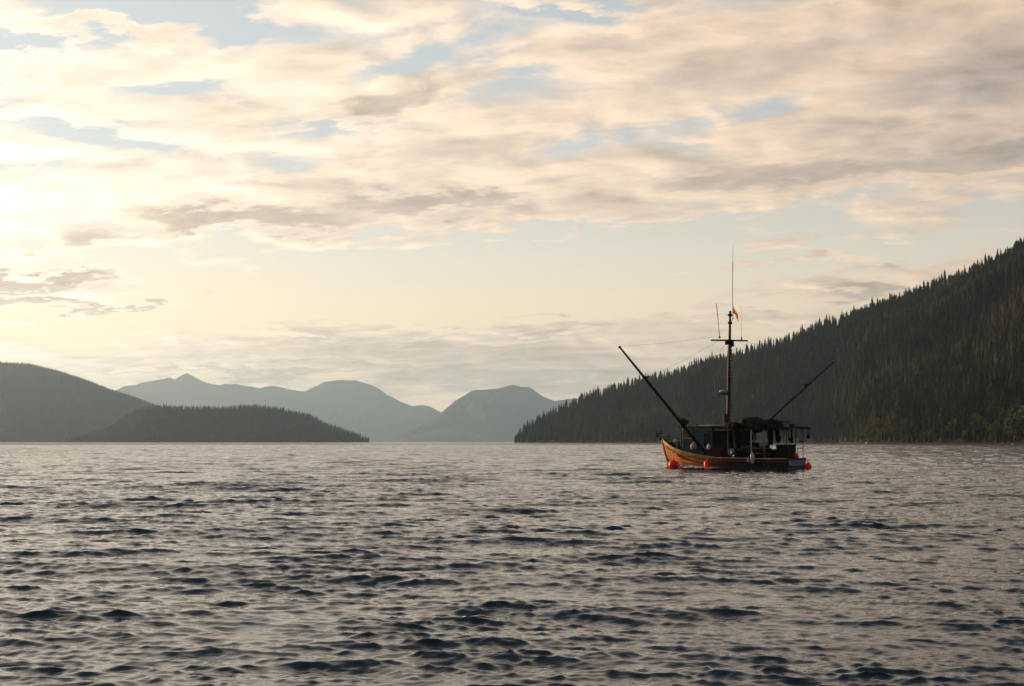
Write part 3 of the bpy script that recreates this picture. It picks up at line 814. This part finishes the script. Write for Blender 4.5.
for sg in (1, -1):
    P_(MB().tube(side_line(1.0, 0.03, -0.01, sgn=sg), 0.065, 6), 'cap_rail', m_cream)
    P_(MB().tube(side_line(0.86, 0.0, 0.02, x1=7.0, sgn=sg), 0.045, 6), 'rub_rail', m_brown)
    P_(MB().tube(side_line(0.66, 0.0, 0.02, x0=-6.6, x1=2.0, sgn=sg), 0.05, 6), 'guard_rail', m_dark)
P_(MB().tube([(7.16, 0, 2.9), (7.12, 0, 2.5), (6.9, 0, 1.6), (6.62, 0, 0.8), (6.36, 0, 0.0), (6.2, 0, -0.5)], 0.09, 8), 'stem_post', m_cream)
mb = MB(); bm = mb.bm; prev = None
for i in range(29):
    x = -6.8 + i * 13.5 / 28; z = sheer(x) - (0.62 if x < 4.4 else 0.34); b_ = max(bsh(x) - 0.12, 0.03)
    cur = (bm.verts.new((x, b_, z)), bm.verts.new((x, 0, z + 0.05)), bm.verts.new((x, -b_, z)))
    if prev: bm.faces.new((prev[0], cur[0], cur[1], prev[1])); bm.faces.new((prev[1], cur[1], cur[2], prev[2]))
    prev = cur
P_(mb, 'deck', m_dark)
# name board on the transom
P_(MB().box((-6.91, 0.05, 0.66), (0.05, 2.7, 0.46), bevel=0.015), 'name_board', m_pale, label='pale blue-grey board across the transom')

# wheelhouse
wh = P_(MB().box((2.55, 0, 2.35), (3.2, 2.35, 2.9), bevel=0.05), 'wheelhouse', m_teal, label='faded teal wheelhouse')
fr = MB().box((4.28, 0, 2.22), (0.34, 2.1, 2.5), bevel=0.04)
P_(fr, 'front_cabin', m_teal, wh)
P_(MB().box((2.7, 0, 3.84), (3.7, 2.62, 0.10), bevel=0.03), 'roof', m_roof, wh)
P_(MB().box((1.75, 0.25, 3.97), (1.5, 1.3, 0.12), bevel=0.03), 'roof_hatch', m_white, wh)
P_(MB().box((2.35, 1.185, 3.70), (2.7, 0.03, 0.14)).box((2.35, -1.185, 3.70), (2.7, 0.03, 0.14)), 'trim', m_brown, wh)
def window(cx_, y, cz, w, h_, axis='x'):
    s_ = 1 if y > 0 else -1
    f_ = MB()
    if axis == 'x':
        for zz in (-1, 1): f_.box((cx_, y, cz + zz * h_ / 2), (w + 0.14, 0.07, 0.09))
        for xx in (-1, 1): f_.box((cx_ + xx * w / 2, y, cz), (0.09, 0.07, h_ - 0.09))
        fo = P_(f_, 'window', m_brown, wh); P_(MB().box((cx_, y - s_ * 0.005, cz), (w - 0.09, 0.03, h_ - 0.09)), 'pane', m_glass, fo)
    else:
        for zz in (-1, 1): f_.box((cx_, y, cz + zz * h_ / 2), (0.07, w + 0.1, 0.09))
        for xx in (-1, 1): f_.box((cx_, y + xx * w / 2, cz), (0.07, 0.09, h_ - 0.09))
        fo = P_(f_, 'window', m_brown, wh); P_(MB().box((cx_ - 0.005, y, cz), (0.03, w - 0.09, h_ - 0.09)), 'pane', m_glass, fo)
for sg in (1, -1):
    window(3.80, sg * 1.19, 3.28, 0.36, 0.78); window(3.30, sg * 1.19, 3.28, 0.36, 0.78)
for y_ in (-0.7, 0.0, 0.7): window(4.47, y_ if y_ else 0.001, 3.1, 0.5, 0.55, 'y')
P_(MB().box((1.5, 1.19, 2.3), (0.62, 0.04, 1.9), bevel=0.01), 'door', m_dark, wh)
P_(MB().box((3.2, 1.2, 2.80), (1.5, 0.06, 0.07)), 'sill', m_cream, wh)
P_(MB().box((0.93, 0, 2.2), (0.06, 2.3, 2.9)), 'aft_shade_panel', m_dark, wh)  # dark panel added over the aft face, paints in the shelter's shade
# ventilator and winch on the foredeck
P_(MB().tube([(5.0, 0.75, 1.5), (5.0, 0.75, 2.35), (5.12, 0.75, 2.52), (5.3, 0.75, 2.55)], [0.1, 0.1, 0.14, 0.2], 12), 'ventilator', m_white)
P_(MB().tube([(5.7, -0.55, 2.15), (5.7, 0.55, 2.15)], [0.28, 0.28], 14).torus((5.7, 0.57, 2.15), 0.3, 0.06, 'y').torus((5.7, -0.57, 2.15), 0.3, 0.06, 'y').box((5.7, 0, 1.95), (0.5, 0.8, 0.35)), 'anchor_winch', m_black)
P_(MB().box((6.75, 0, 2.72), (1.0, 0.28, 0.1)).tube([(7.25, -0.16, 2.78), (7.25, 0.16, 2.78)], 0.11, 10), 'bow_roller', m_dark)
P_(MB().tube([(6.5, 0, 2.92), (7.45, 0, 2.98), (7.62, 0, 3.02)], 0.05, 8).tube([(7.55, -0.34, 3.42), (7.72, -0.1, 3.0), (7.72, 0.1, 3.0), (7.55, 0.34, 3.42)], [0.02, 0.08, 0.08, 0.02], 8)
   .box((7.52, 0.33, 3.36), (0.05, 0.16, 0.3), (0, 0.4, 0.3)).box((7.52, -0.33, 3.36), (0.05, 0.16, 0.3), (0, 0.4, -0.3)).torus((6.45, 0, 2.95), 0.1, 0.025, 'y'), 'anchor', m_black)
rb = MB()
for sg in (1, -1):
    pts = [(x_, sg * (bsh(x_) - 0.08), sheer(x_) + 0.55) for x_ in (5.0, 5.6, 6.2, 6.7)]
    rb.tube(pts, 0.02, 6)
    for x_ in (5.0, 5.85, 6.7): rb.tube([(x_, sg * (bsh(x_) - 0.06), sheer(x_)), (x_, sg * (bsh(x_) - 0.08), sheer(x_) + 0.55)], 0.02, 6)
P_(rb, 'bow_rail', m_dark)

# mast
mast = P_(MB().tube([(0.05, 0, 0.5), (0.0, 0, 3.6), (-0.12, 0, 8.0), (-0.24, 0, 11.7), (-0.32, 0, 14.1)], [0.20, 0.19, 0.16, 0.13, 0.09], 12), 'mast', m_mast, label='tall weathered mast with rungs')
for k in range(22):
    z_ = 4.2 + k * 0.33; P_(MB().box((-0.13 - (z_ - 4) * 0.026, -0.02, z_), (0.10, 0.62, 0.05)), 'rung', m_spar, mast)
P_(MB().tube([(-0.25, 3.05, 11.48), (-0.25, 0, 11.62), (-0.25, -3.05, 11.74)], 0.075, 8), 'cross_arm', m_spar, mast)
P_(MB().box((-0.25, 0.0, 11.45), (0.5, 0.7, 0.3), bevel=0.05).box((-0.22, 0.5, 11.35), (0.2, 0.22, 0.3)).box((-0.22, -0.45, 11.3), (0.22, 0.24, 0.42)).tube([(-0.25, -0.25, 11.3), (-0.22, -0.28, 10.95)], [0.1, 0.06], 8), 'mast_fitting', m_black, mast)
P_(MB().box((-0.3, 0, 13.2), (0.26, 0.3, 0.22)).box((-0.3, 0, 13.9), (0.3, 0.26, 0.2)).lathe([(0.1, 0), (0.1, 0.2), (0.03, 0.26)], (-0.32, 0, 14.05), 10), 'masthead_light', m_black, mast)
P_(MB().tube([(-0.34, 0.05, 13.3), (-0.62, 0.05, 13.5), (-0.64, 0.05, 17.0), (-0.68, 0.05, 18.6)], [0.03, 0.032, 0.026, 0.03], 6).tube([(-0.68, 0.05, 18.6), (-0.72, 0.05, 20.2)], [0.02, 0.008], 6), 'whip_antenna', m_spar, mast)
P_(MB().tube([(-0.25, 1.7, 11.8), (-0.1, 1.7, 13.4)], [0.03, 0.022], 6).tube([(-0.1, 1.7, 13.4), (0.02, 1.75, 14.85)], [0.03, 0.03], 6).lathe([(0.09, 0), (0.09, 0.16)], (-0.25, 1.7, 11.72), 10), 'whip_antenna', m_spar, mast)
P_(MB().tube([(-0.25, -2.0, 11.7), (-0.25, -2.0, 15.0)], [0.014, 0.008], 6).lathe([(0.07, 0), (0.07, 0.34), (0.03, 0.4)], (-0.25, -2.0, 11.66), 10), 'whip_antenna', m_metal, mast)
rad = P_(MB().tube([(-0.05, 0, 6.75), (0.5, 0.1, 6.8)], 0.05, 6).box((0.42, 0.1, 6.85), (0.5, 0.4, 0.1)), 'radar_bracket', m_black, mast)
P_(MB().lathe([(0.2, 0), (0.27, 0.05), (0.27, 0.17), (0.18, 0.25)], (0.5, 0.15, 6.92), 16), 'radar_dome', m_white, mast)
P_(MB().box((0.22, 0.22, 4.3), (0.16, 0.3, 1.5), bevel=0.03).box((0.1, -0.25, 4.0), (0.3, 0.3, 0.7), bevel=0.04), 'mast_step', m_brown, mast)

# outrigger poles
PB, PT = Vector((1.25, 1.80, 1.50)), Vector((4.8, 10.0, 10.80))
SB, ST = Vector((0.5, -1.80, 1.60)), Vector((-5.0, -10.5, 9.93))
for nm, A_, B_, r0 in (('outrigger_pole', PB, PT, 0.145), ('outrigger_pole', SB, ST, 0.10)):
    mb = MB().tube([A_, A_.lerp(B_, 0.3), A_.lerp(B_, 0.7), B_], [r0, r0, r0 * 0.8, r0 * 0.55], 10)
    po = P_(mb, nm, m_spar)
    f0 = A_.lerp(B_, 0.70 if r0 > 0.12 else 0.72)
    P_(MB().box(f0 + Vector((0, 0, 0.14)), (0.26, 0.26, 0.22)).box(f0 + Vector((-0.25, -0.1, 0.22)), (0.3, 0.06, 0.06)), 'block', m_black, po)
    P_(MB().box(B_ - (B_ - A_).normalized() * 0.1, (0.17, 0.17, 0.2)), 'end_cap', m_black, po)
mb = MB().box(PB.lerp(PT, 0.255) + Vector((0, 0, 0.35)), (0.3, 0.25, 0.7), (0, 0.1, 0)).box(PB.lerp(PT, 0.27) + Vector((-0.4, 0, 0.2)), (0.28, 0.2, 0.35))
P_(mb, 'pole_bracket', m_dark)
P_(MB().tube([(2.9, 2.95, 3.95), (2.45, 2.9, 3.6), (2.1, 2.6, 2.9), (1.7, 2.2, 2.2), (1.1, 1.8, 1.85), (0.9, 1.7, 1.7)], 0.04, 6), 'hoist_line', m_rope)
arm = Vector((-0.25, 0.4, 11.6))
for a_, b_ in ((PT, Vector((-0.25, 3.0, 11.72))), (PB.lerp(PT, 0.70), Vector((-0.25, 1.5, 11.6))), (ST, Vector((-0.25, -3.0, 11.62))), (SB.lerp(ST, 0.72), Vector((-0.25, -1.5, 11.6))), (Vector((7.1, 0, 2.9)), arm),
               (Vector((-6.5, -1.4, 3.7)), Vector((-0.25, -0.4, 11.5))), (Vector((-3.2, 1.7, 3.5)), Vector((-0.25, 0.6, 11.5))), (Vector((0.6, -1.9, 1.2)), Vector((-0.25, -0.7, 11.5)))):
    mid_ = (a_ + b_) / 2 - Vector((0, 0, 0.10)); P_(MB().tube([a_, mid_, b_], 0.008, 5), 'stay', m_wire)

# shelter behind the wheelhouse
P_(MB().box((-0.2, 0, 3.62), (2.1, 2.9, 0.12), bevel=0.02).box((0.55, 0, 3.78), (0.5, 2.2, 0.22), bevel=0.05), 'shelter_roof', m_dark)
P_(MB().box((-0.35, 1.47, 3.55), (1.8, 0.05, 0.07)), 'roof_edge', m_cream, label='worn cream strip along the shelter roof')
P_(MB().box((-3.3, 0, 3.60), (4.3, 3.3, 0.10), bevel=0.02), 'aft_shelter_roof', m_black)
for x_, y_, r_, mt in ((-0.80, 1.38, 0.035, m_metal), (-3.38, 1.70, 0.042, m_white), (-4.68, 1.70, 0.042, m_metal), (-0.8, -1.38, 0.035, m_metal), (-3.38, -1.7, 0.04, m_metal), (-4.68, -1.7, 0.04, m_metal), (-5.35, -1.5, 0.035, m_metal)):
    P_(MB().tube([(x_, y_, 0.45), (x_, y_, 3.56)], r_, 8), 'post', mt)
P_(MB().tube([(-3.38, 1.7, 1.95), (-4.68, 1.7, 1.95), (-5.4, 1.66, 1.95)], 0.025, 6).tube([(-3.38, 1.7, 1.5), (-5.4, 1.68, 1.5)], 0.02, 6), 'side_rail', m_metal)
P_(MB().box((-2.2, 0, 1.5), (2.4, 1.5, 1.9), bevel=0.12).box((-1.2, 0.35, 2.5), (0.9, 1.0, 1.3), bevel=0.1), 'deck_housing', m_black)
P_(MB().tube([(-1.75, -0.9, 2.95), (-1.75, 1.0, 2.95)], 0.42, 18).torus((-1.75, 1.0, 2.95), 0.55, 0.05, 'y').torus((-1.75, -0.9, 2.95), 0.55, 0.05, 'y'), 'hauling_drum', m_black)
# stern gantry
g_ = MB()
for x_, y_ in ((-5.95, 1.5), (-5.95, -1.5), (-6.72, 1.45), (-6.72, -1.45)): g_.tube([(x_, y_, 0.9), (x_, y_, 3.66)], 0.032, 8)
g_.box((-6.45, 0, 3.70), (1.9, 3.3, 0.09)).box((-7.35, -0.6, 3.62), (0.35, 1.4, 0.06))
for y_ in (-1.1, -0.4, 0.3, 1.0): g_.box((-6.5, y_, 3.78), (1.8, 0.09, 0.07))
P_(g_, 'gantry', m_black)
P_(MB().tube([(-6.72, -1.45, 1.95), (-6.72, -0.5, 1.95), (-6.72, -0.5, 1.0)], 0.035, 6).tube([(-6.72, -1.45, 2.5), (-6.72, -1.1, 2.55)], 0.06, 6), 'stern_rail', m_black)
P_(MB().box((-6.3, -0.35, 3.92), (0.35, 0.4, 0.32), bevel=0.04), 'stern_light_box', m_black)
hg = MB(); r_ = random.Random(4)
for k in range(15):
    y_ = 1.45 - k * 0.2; hg.box((-6.0 - 0.5 * r_.random(), y_, 3.62 - 0.27 - 0.12 * r_.random()), (0.05, 0.12, 0.5 + 0.3 * r_.random()))
P_(hg, 'hanging_gear', m_metal, label='row of dull pale gear hanging under the gantry')
P_(MB().box((-6.1, -0.35, 3.1), (0.3, 0.35, 1.0), bevel=0.06).box((-6.15, -0.5, 2.65), (0.22, 0.25, 0.5), bevel=0.05), 'gurdy', m_black)
P_(MB().ball((-7.35, -1.25, 3.0), 0.13, (1, 1, 1.7)).tube([(-7.35, -1.25, 3.2), (-7.35, -1.25, 3.6)], 0.015, 5), 'hanging_block', m_black)

# loose things aboard, each a thing of its own
top(MB().box((0, 0, 0), (1.05, 1.3, 1.55), bevel=0.05, taper=1.12).box((0, 0, 0.8), (1.3, 1.56, 0.1), bevel=0.02), 'fish_tote', m_black, (-6.05, 0.35, 1.42), 'tall black fish tote standing under the gantry at the stern', 'fish tote')
top(MB().box((0, 0, 0), (0.9, 1.1, 0.9), bevel=0.04).box((0, 0, 0.47), (0.96, 1.16, 0.07), bevel=0.02), 'ice_chest', m_black, (-4.75, 0.1, 1.35), 'low black chest on deck between the light posts and the tall fish tote', 'chest')
top(MB().ball((0, 0, 0.1), 1.0, (1.35, 1.15, 0.60), 0.5, 3).ball((-1.0, 0.2, 0.05), 0.8, (1.1, 1.1, 0.55), 0.5, 8), 'gear_pile', m_net, (-2.75, 0.2, 3.95), 'big dark heap of netting and gear piled on the aft shelter roof', 'gear pile')
top(MB().ball((0, 0, 0), 0.75, (1.1, 1.2, 0.62), 0.5, 15), 'covered_raft', m_net, (-4.75, 0.1, 3.98), 'dark covered bundle at the aft end of the shelter roof', 'bundle')
top(MB().ball((0, 0, 0), 0.6, (1.2, 1.2, 0.6), 0.5, 21).ball((-0.6, 0.4, -0.1), 0.4, (1, 1, 0.9), 0.4, 5), 'rope_heap', m_net, (-0.75, 0.4, 3.9), 'dark heap of rope on the roof just behind the mast', 'rope heap')
def hang_cloth(w, h_, seed):
    mb = MB(); bm = mb.bm; g2 = []
    for i in range(9):
        row = []
        for j in range(9):
            u_ = i / 8 - 0.5; v_ = j / 8
            row.append(bm.verts.new((u_ * w * (1 - 0.35 * v_ + 0.1 * math.sin(seed + 5 * v_)), 0.12 * math.sin(seed + 9 * u_ + 2 * v_), -v_ * h_ * (1 + 0.18 * math.sin(seed + 7 * u_)))))
        g2.append(row)
    for i in range(8):
        for j in range(8): bm.faces.new((g2[i][j], g2[i + 1][j], g2[i + 1][j + 1], g2[i][j + 1])).smooth = True
    ret = bmesh.ops.solidify(bm, geom=bm.faces[:], thickness=0.05)
    return mb
for k, (x_, y_, w, h_, lab) in enumerate(((-5.2, 1.55, 0.75, 1.55, 'long black oilskin hanging at the aft corner of the shelter'), (-3.05, 1.66, 0.6, 1.1, 'black cloth hanging just forward of the white post'),
                                          (-2.15, 1.62, 1.5, 2.0, 'wide black tarpaulin hanging over the port side amidships'), (-1.15, 1.5, 0.7, 2.1, 'black cloth hanging behind the thin grey post next to the mast'), (-4.15, -1.6, 0.6, 1.2, 'dark jacket hanging on the far side between the two light posts'))):
    top(hang_cloth(w, h_, k * 2.1), 'hanging_cloth', m_black, (x_, y_, 3.56), lab, 'cloth', 'dark cloths hanging from the shelter')
top(MB().ball((0, 0, 0), 0.5, (1.5, 0.7, 0.7), 0.5, 31), 'net_bag', material('faded_violet_net', (0.06, 0.05, 0.075), 0.9, 0.1, var=(0.10, 0.085, 0.08), vscale=5), (-2.7, 1.35, 1.9), 'faded violet-grey net bag lying on the port side by the white post', 'net bag')
top(MB().ball((0, 0, 0), 0.24, (1.2, 1, 1), 0.3, 2).ball((-0.35, 0, 0.05), 0.2, (1.2, 1, 0.8), 0.3, 7), 'rag_bundle', material('pale_rag', (0.3, 0.29, 0.28), 0.9, 0.1), (-4.2, 1.2, 2.25), 'small pale bundle between the two light posts', 'bundle')
top(MB().box((0, 0, 0), (1.3, 0.8, 0.75), bevel=0.05), 'deck_box', material('maroon_paint', (0.05, 0.015, 0.014), 0.7, 0.2, var=(0.09, 0.03, 0.025), vscale=3), (0.35, 1.2, 1.55), 'dark maroon box on deck just behind the wheelhouse', 'box')
top(MB().lathe([(0.12, 0), (0.16, 0.04), (0.16, 0.38), (0.06, 0.5), (0.05, 0.58)], n=16), 'white_canister', m_white, (1.05, 1.62, 1.78), 'small white canister on the rail behind the wheelhouse', 'canister')
top(MB().torus((0, 0, 0), 0.27, 0.07, 'y', 22, 8).torus((0, 0.08, 0), 0.17, 0.06, 'y', 22, 8), 'hose_coil', m_metal, (-1.35, 1.72, 1.6), 'grey coiled hose hanging on the port rail amidships', 'hose')
top(MB().ball((0, 0, 0), 0.33, (1, 0.55, 1)).tube([(0, 0, 0.3), (0, 0, 0.45)], 0.04, 6), 'round_float', material('cream_float', (0.42, 0.30, 0.19), 0.6, 0.3), (2.78, 1.42, 2.08), 'round cream float hung on the side of the teal wheelhouse', 'float')
for k, (x_, y_, z_, r1, h1, mt, lab) in enumerate(((-3.75, -0.9, 0.75, 0.24, 0.5, m_dark, 'dark bucket on the far side of the aft deck'), (-1.9, 1.45, 1.75, 0.2, 0.42, m_white, 'small pale bucket on the port rail in front of the wide tarpaulin'))):
    t_ = bpy.data.objects.new('bucket', None); COL.objects.link(t_); t_.location = Wp(x_, y_, z_); tag(t_, lab, 'bucket')
    MB().lathe([(r1 * .8, 0), (r1, h1), (r1 * .93, h1), (r1 * .75, 0.03)], n=16).build('pail', mt, t_)
    MB().tube([(r1 * math.cos(a__), 0, h1 + 0.9 * r1 * math.sin(a__)) for a__ in [math.pi * q / 8 for q in range(9)]], 0.012, 5).build('handle', m_metal, t_)
for k, (x_, y_, z_) in enumerate(((-1.5, 1.1, 4.15), (-3.9, 1.2, 4.0), (-5.1, 0.9, 4.02))):
    top(MB().torus((0, 0, 0), 0.34, 0.07).torus((0.03, 0, 0.1), 0.31, 0.07).torus((-0.02, 0.03, 0.2), 0.28, 0.06), 'rope_coil', m_net, (x_, y_, z_ - 0.25),
        ('dark rope coil on the shelter roof next to the mast', 'dark rope coil on the roof edge above the two light posts', 'dark rope coil at the aft corner of the shelter roof')[k], 'rope coil', 'rope coils on the shelter roof')
for k in range(2):
    top(MB().tube([(2.6, 0, 0), (-2.6, 0, 0.25)], 0.05, 6), 'boat_hook', m_spar, (-3.1, -0.9 - 0.3 * k, 3.95 + 0.12 * k), ('dark spare pole lying along the shelter roof, lower of two', 'dark spare pole lying along the shelter roof, upper of two')[k], 'spare pole', 'spare poles on the shelter roof')
top(MB().ball((0, 0, 0), 0.7, (1.1, 0.9, 0.75), 0.5, 44).ball((0.5, 0.3, 0.25), 0.4, (1.1, 0.9, 0.8), 0.5, 12), 'deck_net', m_net, (-4.15, 0.5, 1.55), 'dark net heaped on deck between the two light posts', 'net heap')
top(MB().box((0, 0, 0), (0.6, 0.45, 0.4), bevel=0.03).box((0.03, 0, 0.42), (0.58, 0.43, 0.4), (0, 0, 0.2), bevel=0.03), 'stacked_box', m_dark, (-3.1, 1.2, 3.95), 'two small dark boxes stacked on the shelter roof above the white post', 'boxes')
# the trolling floats and fenders along the side
def fender(name, r0, h_, mat, loc, rope_to, label, cat, group=None, ball=False):
    t = bpy.data.objects.new(name, None); COL.objects.link(t); t.location = Wp(*loc); t.rotation_euler = (0, 0, BOAT_RZ); tag(t, label, cat, group)
    if ball: body = MB().ball((0, 0, 0), r0, (1, 1, h_ / (2 * r0))).lathe([(0.08, h_ / 2 - 0.03), (0.06, h_ / 2 + 0.09)], n=10)
    else: body = MB().lathe([(0.06, -h_ / 2), (r0 * .8, -h_ / 2 + .06), (r0, -h_ / 2 + r0 * .6), (r0, h_ / 2 - r0 * .6), (r0 * .8, h_ / 2 - .06), (0.07, h_ / 2), (0.06, h_ / 2 + 0.1)], n=20)
    body.build('float_body', mat, t)
    e_ = Vector(rope_to) - Vector(loc)
    MB().tube([(0, 0, h_ / 2 + 0.05), e_], 0.022, 6).build('lanyard', m_rope, t)
    return t
fender('red_fender', 0.27, 0.92, m_red, (0.87, 2.2, 0.38), (0.87, 1.97, 1.15), 'upright red cylindrical fender hanging amidships on the orange hull', 'fender', ball=False)
fender('red_buoy', 0.47, 0.92, m_red, (5.0, 1.35, 0.40), (4.9, 1.45, 1.9), 'large round red buoy hanging at the bow, against the orange planking', 'buoy', ball=True)
fender('red_buoy', 0.24, 0.42, m_red, (3.95, 1.55, 0.10), (3.9, 1.66, 1.6), 'small red buoy half in the water just behind the large bow buoy', 'buoy', ball=True)
fender('red_buoy', 0.32, 0.72, m_red, (-6.9, -1.95, 0.32), (-6.8, -1.72, 1.05), 'red buoy hanging at the far stern corner near the water', 'buoy', ball=True)
fender('red_buoy', 0.31, 0.52, m_red, (-6.7, -0.1, 1.25), (-6.7, -0.35, 1.5), 'red buoy lying on the stern rail above the pale name board', 'buoy', ball=True)
fender('white_fender', 0.19, 0.88, material('bluish_white_fender', (0.42, 0.50, 0.58), 0.5, 0.4), (-3.75, 2.12, 1.02), (-3.4, 1.72, 1.95), 'bluish white cylindrical fender hanging below the white post', 'fender')
fender('small_float', 0.13, 0.34, material('peach_float', (0.50, 0.33, 0.24), 0.6, 0.3), (-3.3, 2.08, 0.82), (-3.3, 1.95, 1.3), 'small peach-coloured float hanging left of the bluish white fender', 'float', ball=True)

# flag below the tall antenna
def flag():
    mb = MB(); bm = mb.bm; n_, m__ = 14, 12; g2 = []
    for i in range(n_ + 1):
        u_ = i / n_; row = []
        for j in range(m__ + 1):
            v_ = j / m__
            row.append(bm.verts.new((-0.1 - u_ * 0.38, 0.10 * math.sin(u_ * 8 + v_ * 2) - u_ * 0.25, 0.1 - v_ * 0.55 - u_ * 0.85 - 0.10 * u_ * math.sin(v_ * 3))))
        g2.append(row)
    for i in range(n_):
        for j in range(m__): bm.faces.new((g2[i][j], g2[i + 1][j], g2[i + 1][j + 1], g2[i][j + 1])).smooth = True
    m = bpy.data.materials.new('flag_cloth'); m.use_nodes = True; t = m.node_tree; b = t.nodes['Principled BSDF']
    tcn = t.nodes.new('ShaderNodeTexCoord'); sp = t.nodes.new('ShaderNodeSeparateXYZ'); t.links.new(tcn.outputs['Object'], sp.inputs[0])
    mr = t.nodes.new('ShaderNodeMath'); mr.operation = 'MULTIPLY_ADD'; mr.inputs[1].default_value = -1.0; mr.inputs[2].default_value = 0.1
    s2 = t.nodes.new('ShaderNodeMath'); s2.operation = 'ADD'; t.links.new(sp.outputs['Z'], s2.inputs[0])
    s3 = t.nodes.new('ShaderNodeMath'); s3.operation = 'MULTIPLY'; s3.inputs[1].default_value = -0.9; t.links.new(sp.outputs['X'], s3.inputs[0]); t.links.new(s3.outputs[0], s2.inputs[1])
    t.links.new(s2.outputs[0], mr.inputs[0])
    r = t.nodes.new('ShaderNodeValToRGB'); r.color_ramp.interpolation = 'CONSTANT'; e = r.color_ramp.elements
    e[0].position = 0; e[0].color = (0.55, 0.16, 0.10, 1); e[1].position = 0.16; e[1].color = (0.85, 0.42, 0.03, 1)
    for p_, c_ in ((0.36, (0.20, 0.02, 0.015, 1)), (0.46, (0.85, 0.45, 0.03, 1))): k = e.new(p_); k.color = c_
    t.links.new(mr.outputs[0], r.inputs[0]); t.links.new(r.outputs[0], b.inputs['Base Color']); b.inputs['Roughness'].default_value = 0.9
    tr = t.nodes.new('ShaderNodeBsdfTranslucent'); t.links.new(r.outputs[0], tr.inputs[0]); ms = t.nodes.new('ShaderNodeMixShader'); ms.inputs[0].default_value = 0.6
    t.links.new(b.outputs[0], ms.inputs[1]); t.links.new(tr.outputs[0], ms.inputs[2]); t.links.new(ms.outputs[0], t.nodes['Material Output'].inputs[0])
    o = mb.build('flag', m); o.location = Wp(-0.60, 0.05, 14.55); o.rotation_euler = (0, 0, BOAT_RZ + math.radians(8))
    tag(o, 'small orange-yellow and dark red flag drooping from the tall antenna above the mast', 'flag')
flag()

# white water at the stem and along the side
def foam():
    rngw = random.Random(9); mb = MB()
    for k in range(620):
        t_ = rngw.random() ** 1.6; x_ = 6.5 - t_ * 6.5
        w_ = bwl(min(x_, 6.4))
        y_ = w_ + 0.04 + abs(rngw.gauss(0, 0.10 + 0.5 * t_)); s_ = rngw.uniform(0.05, 0.16) * (1.15 - 0.6 * t_)
        for sg in ((1, -1) if k % 3 == 0 else (1,)):
            mb.ball((x_ + rngw.gauss(0, .12), sg * y_, 0.18 + 0.34 * rngw.random() ** 2 * (1.1 - t_)), s_, (1.6, 1.1, 0.6), 0.6, k, 1)
    o = mb.build('bow_foam', material('foam_white', (0.72, 0.72, 0.70), 0.9, 0.2)); o.location = Wp(0, 0, 0); o.rotation_euler = (0, 0, BOAT_RZ)
    tag(o, kind='stuff')
foam()
